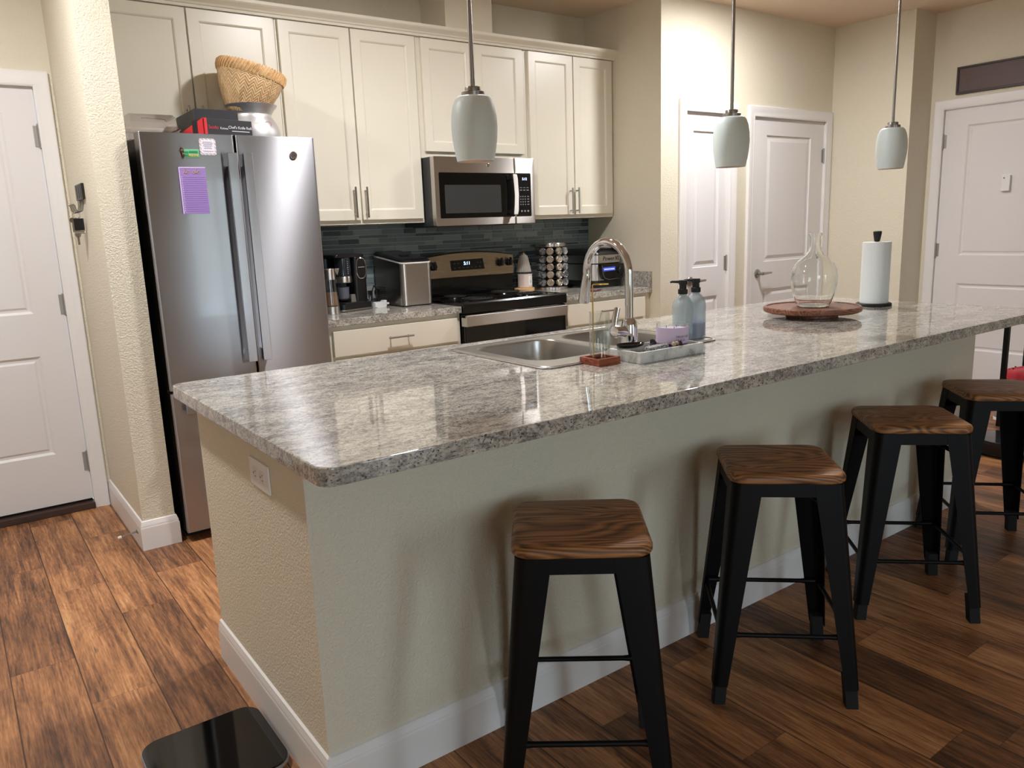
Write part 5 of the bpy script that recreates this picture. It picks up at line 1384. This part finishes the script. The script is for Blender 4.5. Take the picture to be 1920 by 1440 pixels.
# ------------------------------------------------------------------ lamps, daylight, camera
def ceiling_light(label, x, y, power, rad=0.085, col=(250,249,250)):
    t = thing('ceiling_light', label, 'ceiling light', (x, y, ZC))
    b = MB(); b.lathe([(rad+0.02, -0.0005), (rad+0.02, -0.022), (rad, -0.026), (rad, -0.012), (0.0, -0.012)], n=40, caps=(False, False)); b.make('housing', M['white'], t)
    area = PI*rad*rad
    b = MB(); b.lathe([(rad-0.002, -0.020), (rad*0.8, -0.028), (0.0, -0.032)], n=40, caps=(False, False)); b.make('diffuser', emit('lamp diffuser %s' % label[:8], col, power/(PI*area)), t)
    return t
LIGHTS = [('ceiling light of the hall by the left door', -0.62, 1.75, 46), ('ceiling light over the kitchen aisle', 1.35, 1.46, 44), ('ceiling light before the narrow doors', 3.70, 1.62, 44)]
for l, x, y, p in LIGHTS: ceiling_light(l, x, y, p)

w = bpy.data.worlds.new('daylight'); scene.world = w; w.use_nodes = True
nt = w.node_tree; bg = nt.nodes['Background']
tc = nt.nodes.new('ShaderNodeTexCoord'); sp = nt.nodes.new('ShaderNodeSeparateXYZ'); rp = nt.nodes.new('ShaderNodeValToRGB')
nt.links.new(tc.outputs['Generated'], sp.inputs[0])
mr = nt.nodes.new('ShaderNodeMapRange'); mr.inputs[1].default_value = -1; mr.inputs[2].default_value = 1
nt.links.new(sp.outputs[2], mr.inputs[0]); nt.links.new(mr.outputs[0], rp.inputs[0])
el = rp.color_ramp.elements
el[0].position = 0.47; el[0].color = (0.24, 0.27, 0.25, 1)
el[1].position = 0.56; el[1].color = (0.70, 0.87, 1.0, 1)
nt.links.new(rp.outputs[0], bg.inputs[0]); bg.inputs[1].default_value = 9.5
for k, (a, b_, c, d) in enumerate(WX):
    la = bpy.data.lights.new('window_portal', 'AREA'); la.shape = 'RECTANGLE'; la.size = b_-a; la.size_y = d-c
    la.cycles.is_portal = True
    lo = bpy.data.objects.new('window_portal', la); COL.objects.link(lo)
    lo.location = ((a+b_)/2, YR-0.02, (c+d)/2); lo.rotation_euler = (R(90), 0, 0)

cam = bpy.data.cameras.new('camera'); co = bpy.data.objects.new('camera', cam); COL.objects.link(co)
F = 1456.44; yaw, pit, rol = 0.6263, 0.1997, -0.0368
f = Vector((math.sin(yaw)*math.cos(pit), math.cos(yaw)*math.cos(pit), -math.sin(pit)))
r = Vector((math.cos(yaw), -math.sin(yaw), 0)); u = r.cross(f)
r2 = r*math.cos(rol) + u*math.sin(rol); u2 = u*math.cos(rol) - r*math.sin(rol)
mw = Matrix(((r2.x, u2.x, -f.x, -0.5264), (r2.y, u2.y, -f.y, -1.3519), (r2.z, u2.z, -f.z, 1.3516), (0, 0, 0, 1)))
co.matrix_world = mw
cam.sensor_fit = 'HORIZONTAL'; cam.sensor_width = 36.0; cam.lens = F/1920*36.0; cam.clip_start = 0.02
scene.camera = co
scene.view_settings.view_transform = 'Standard'; scene.view_settings.look = 'None'
scene.view_settings.exposure = 0.0; scene.view_settings.gamma = 1.0; scene.view_settings.use_curve_mapping = False
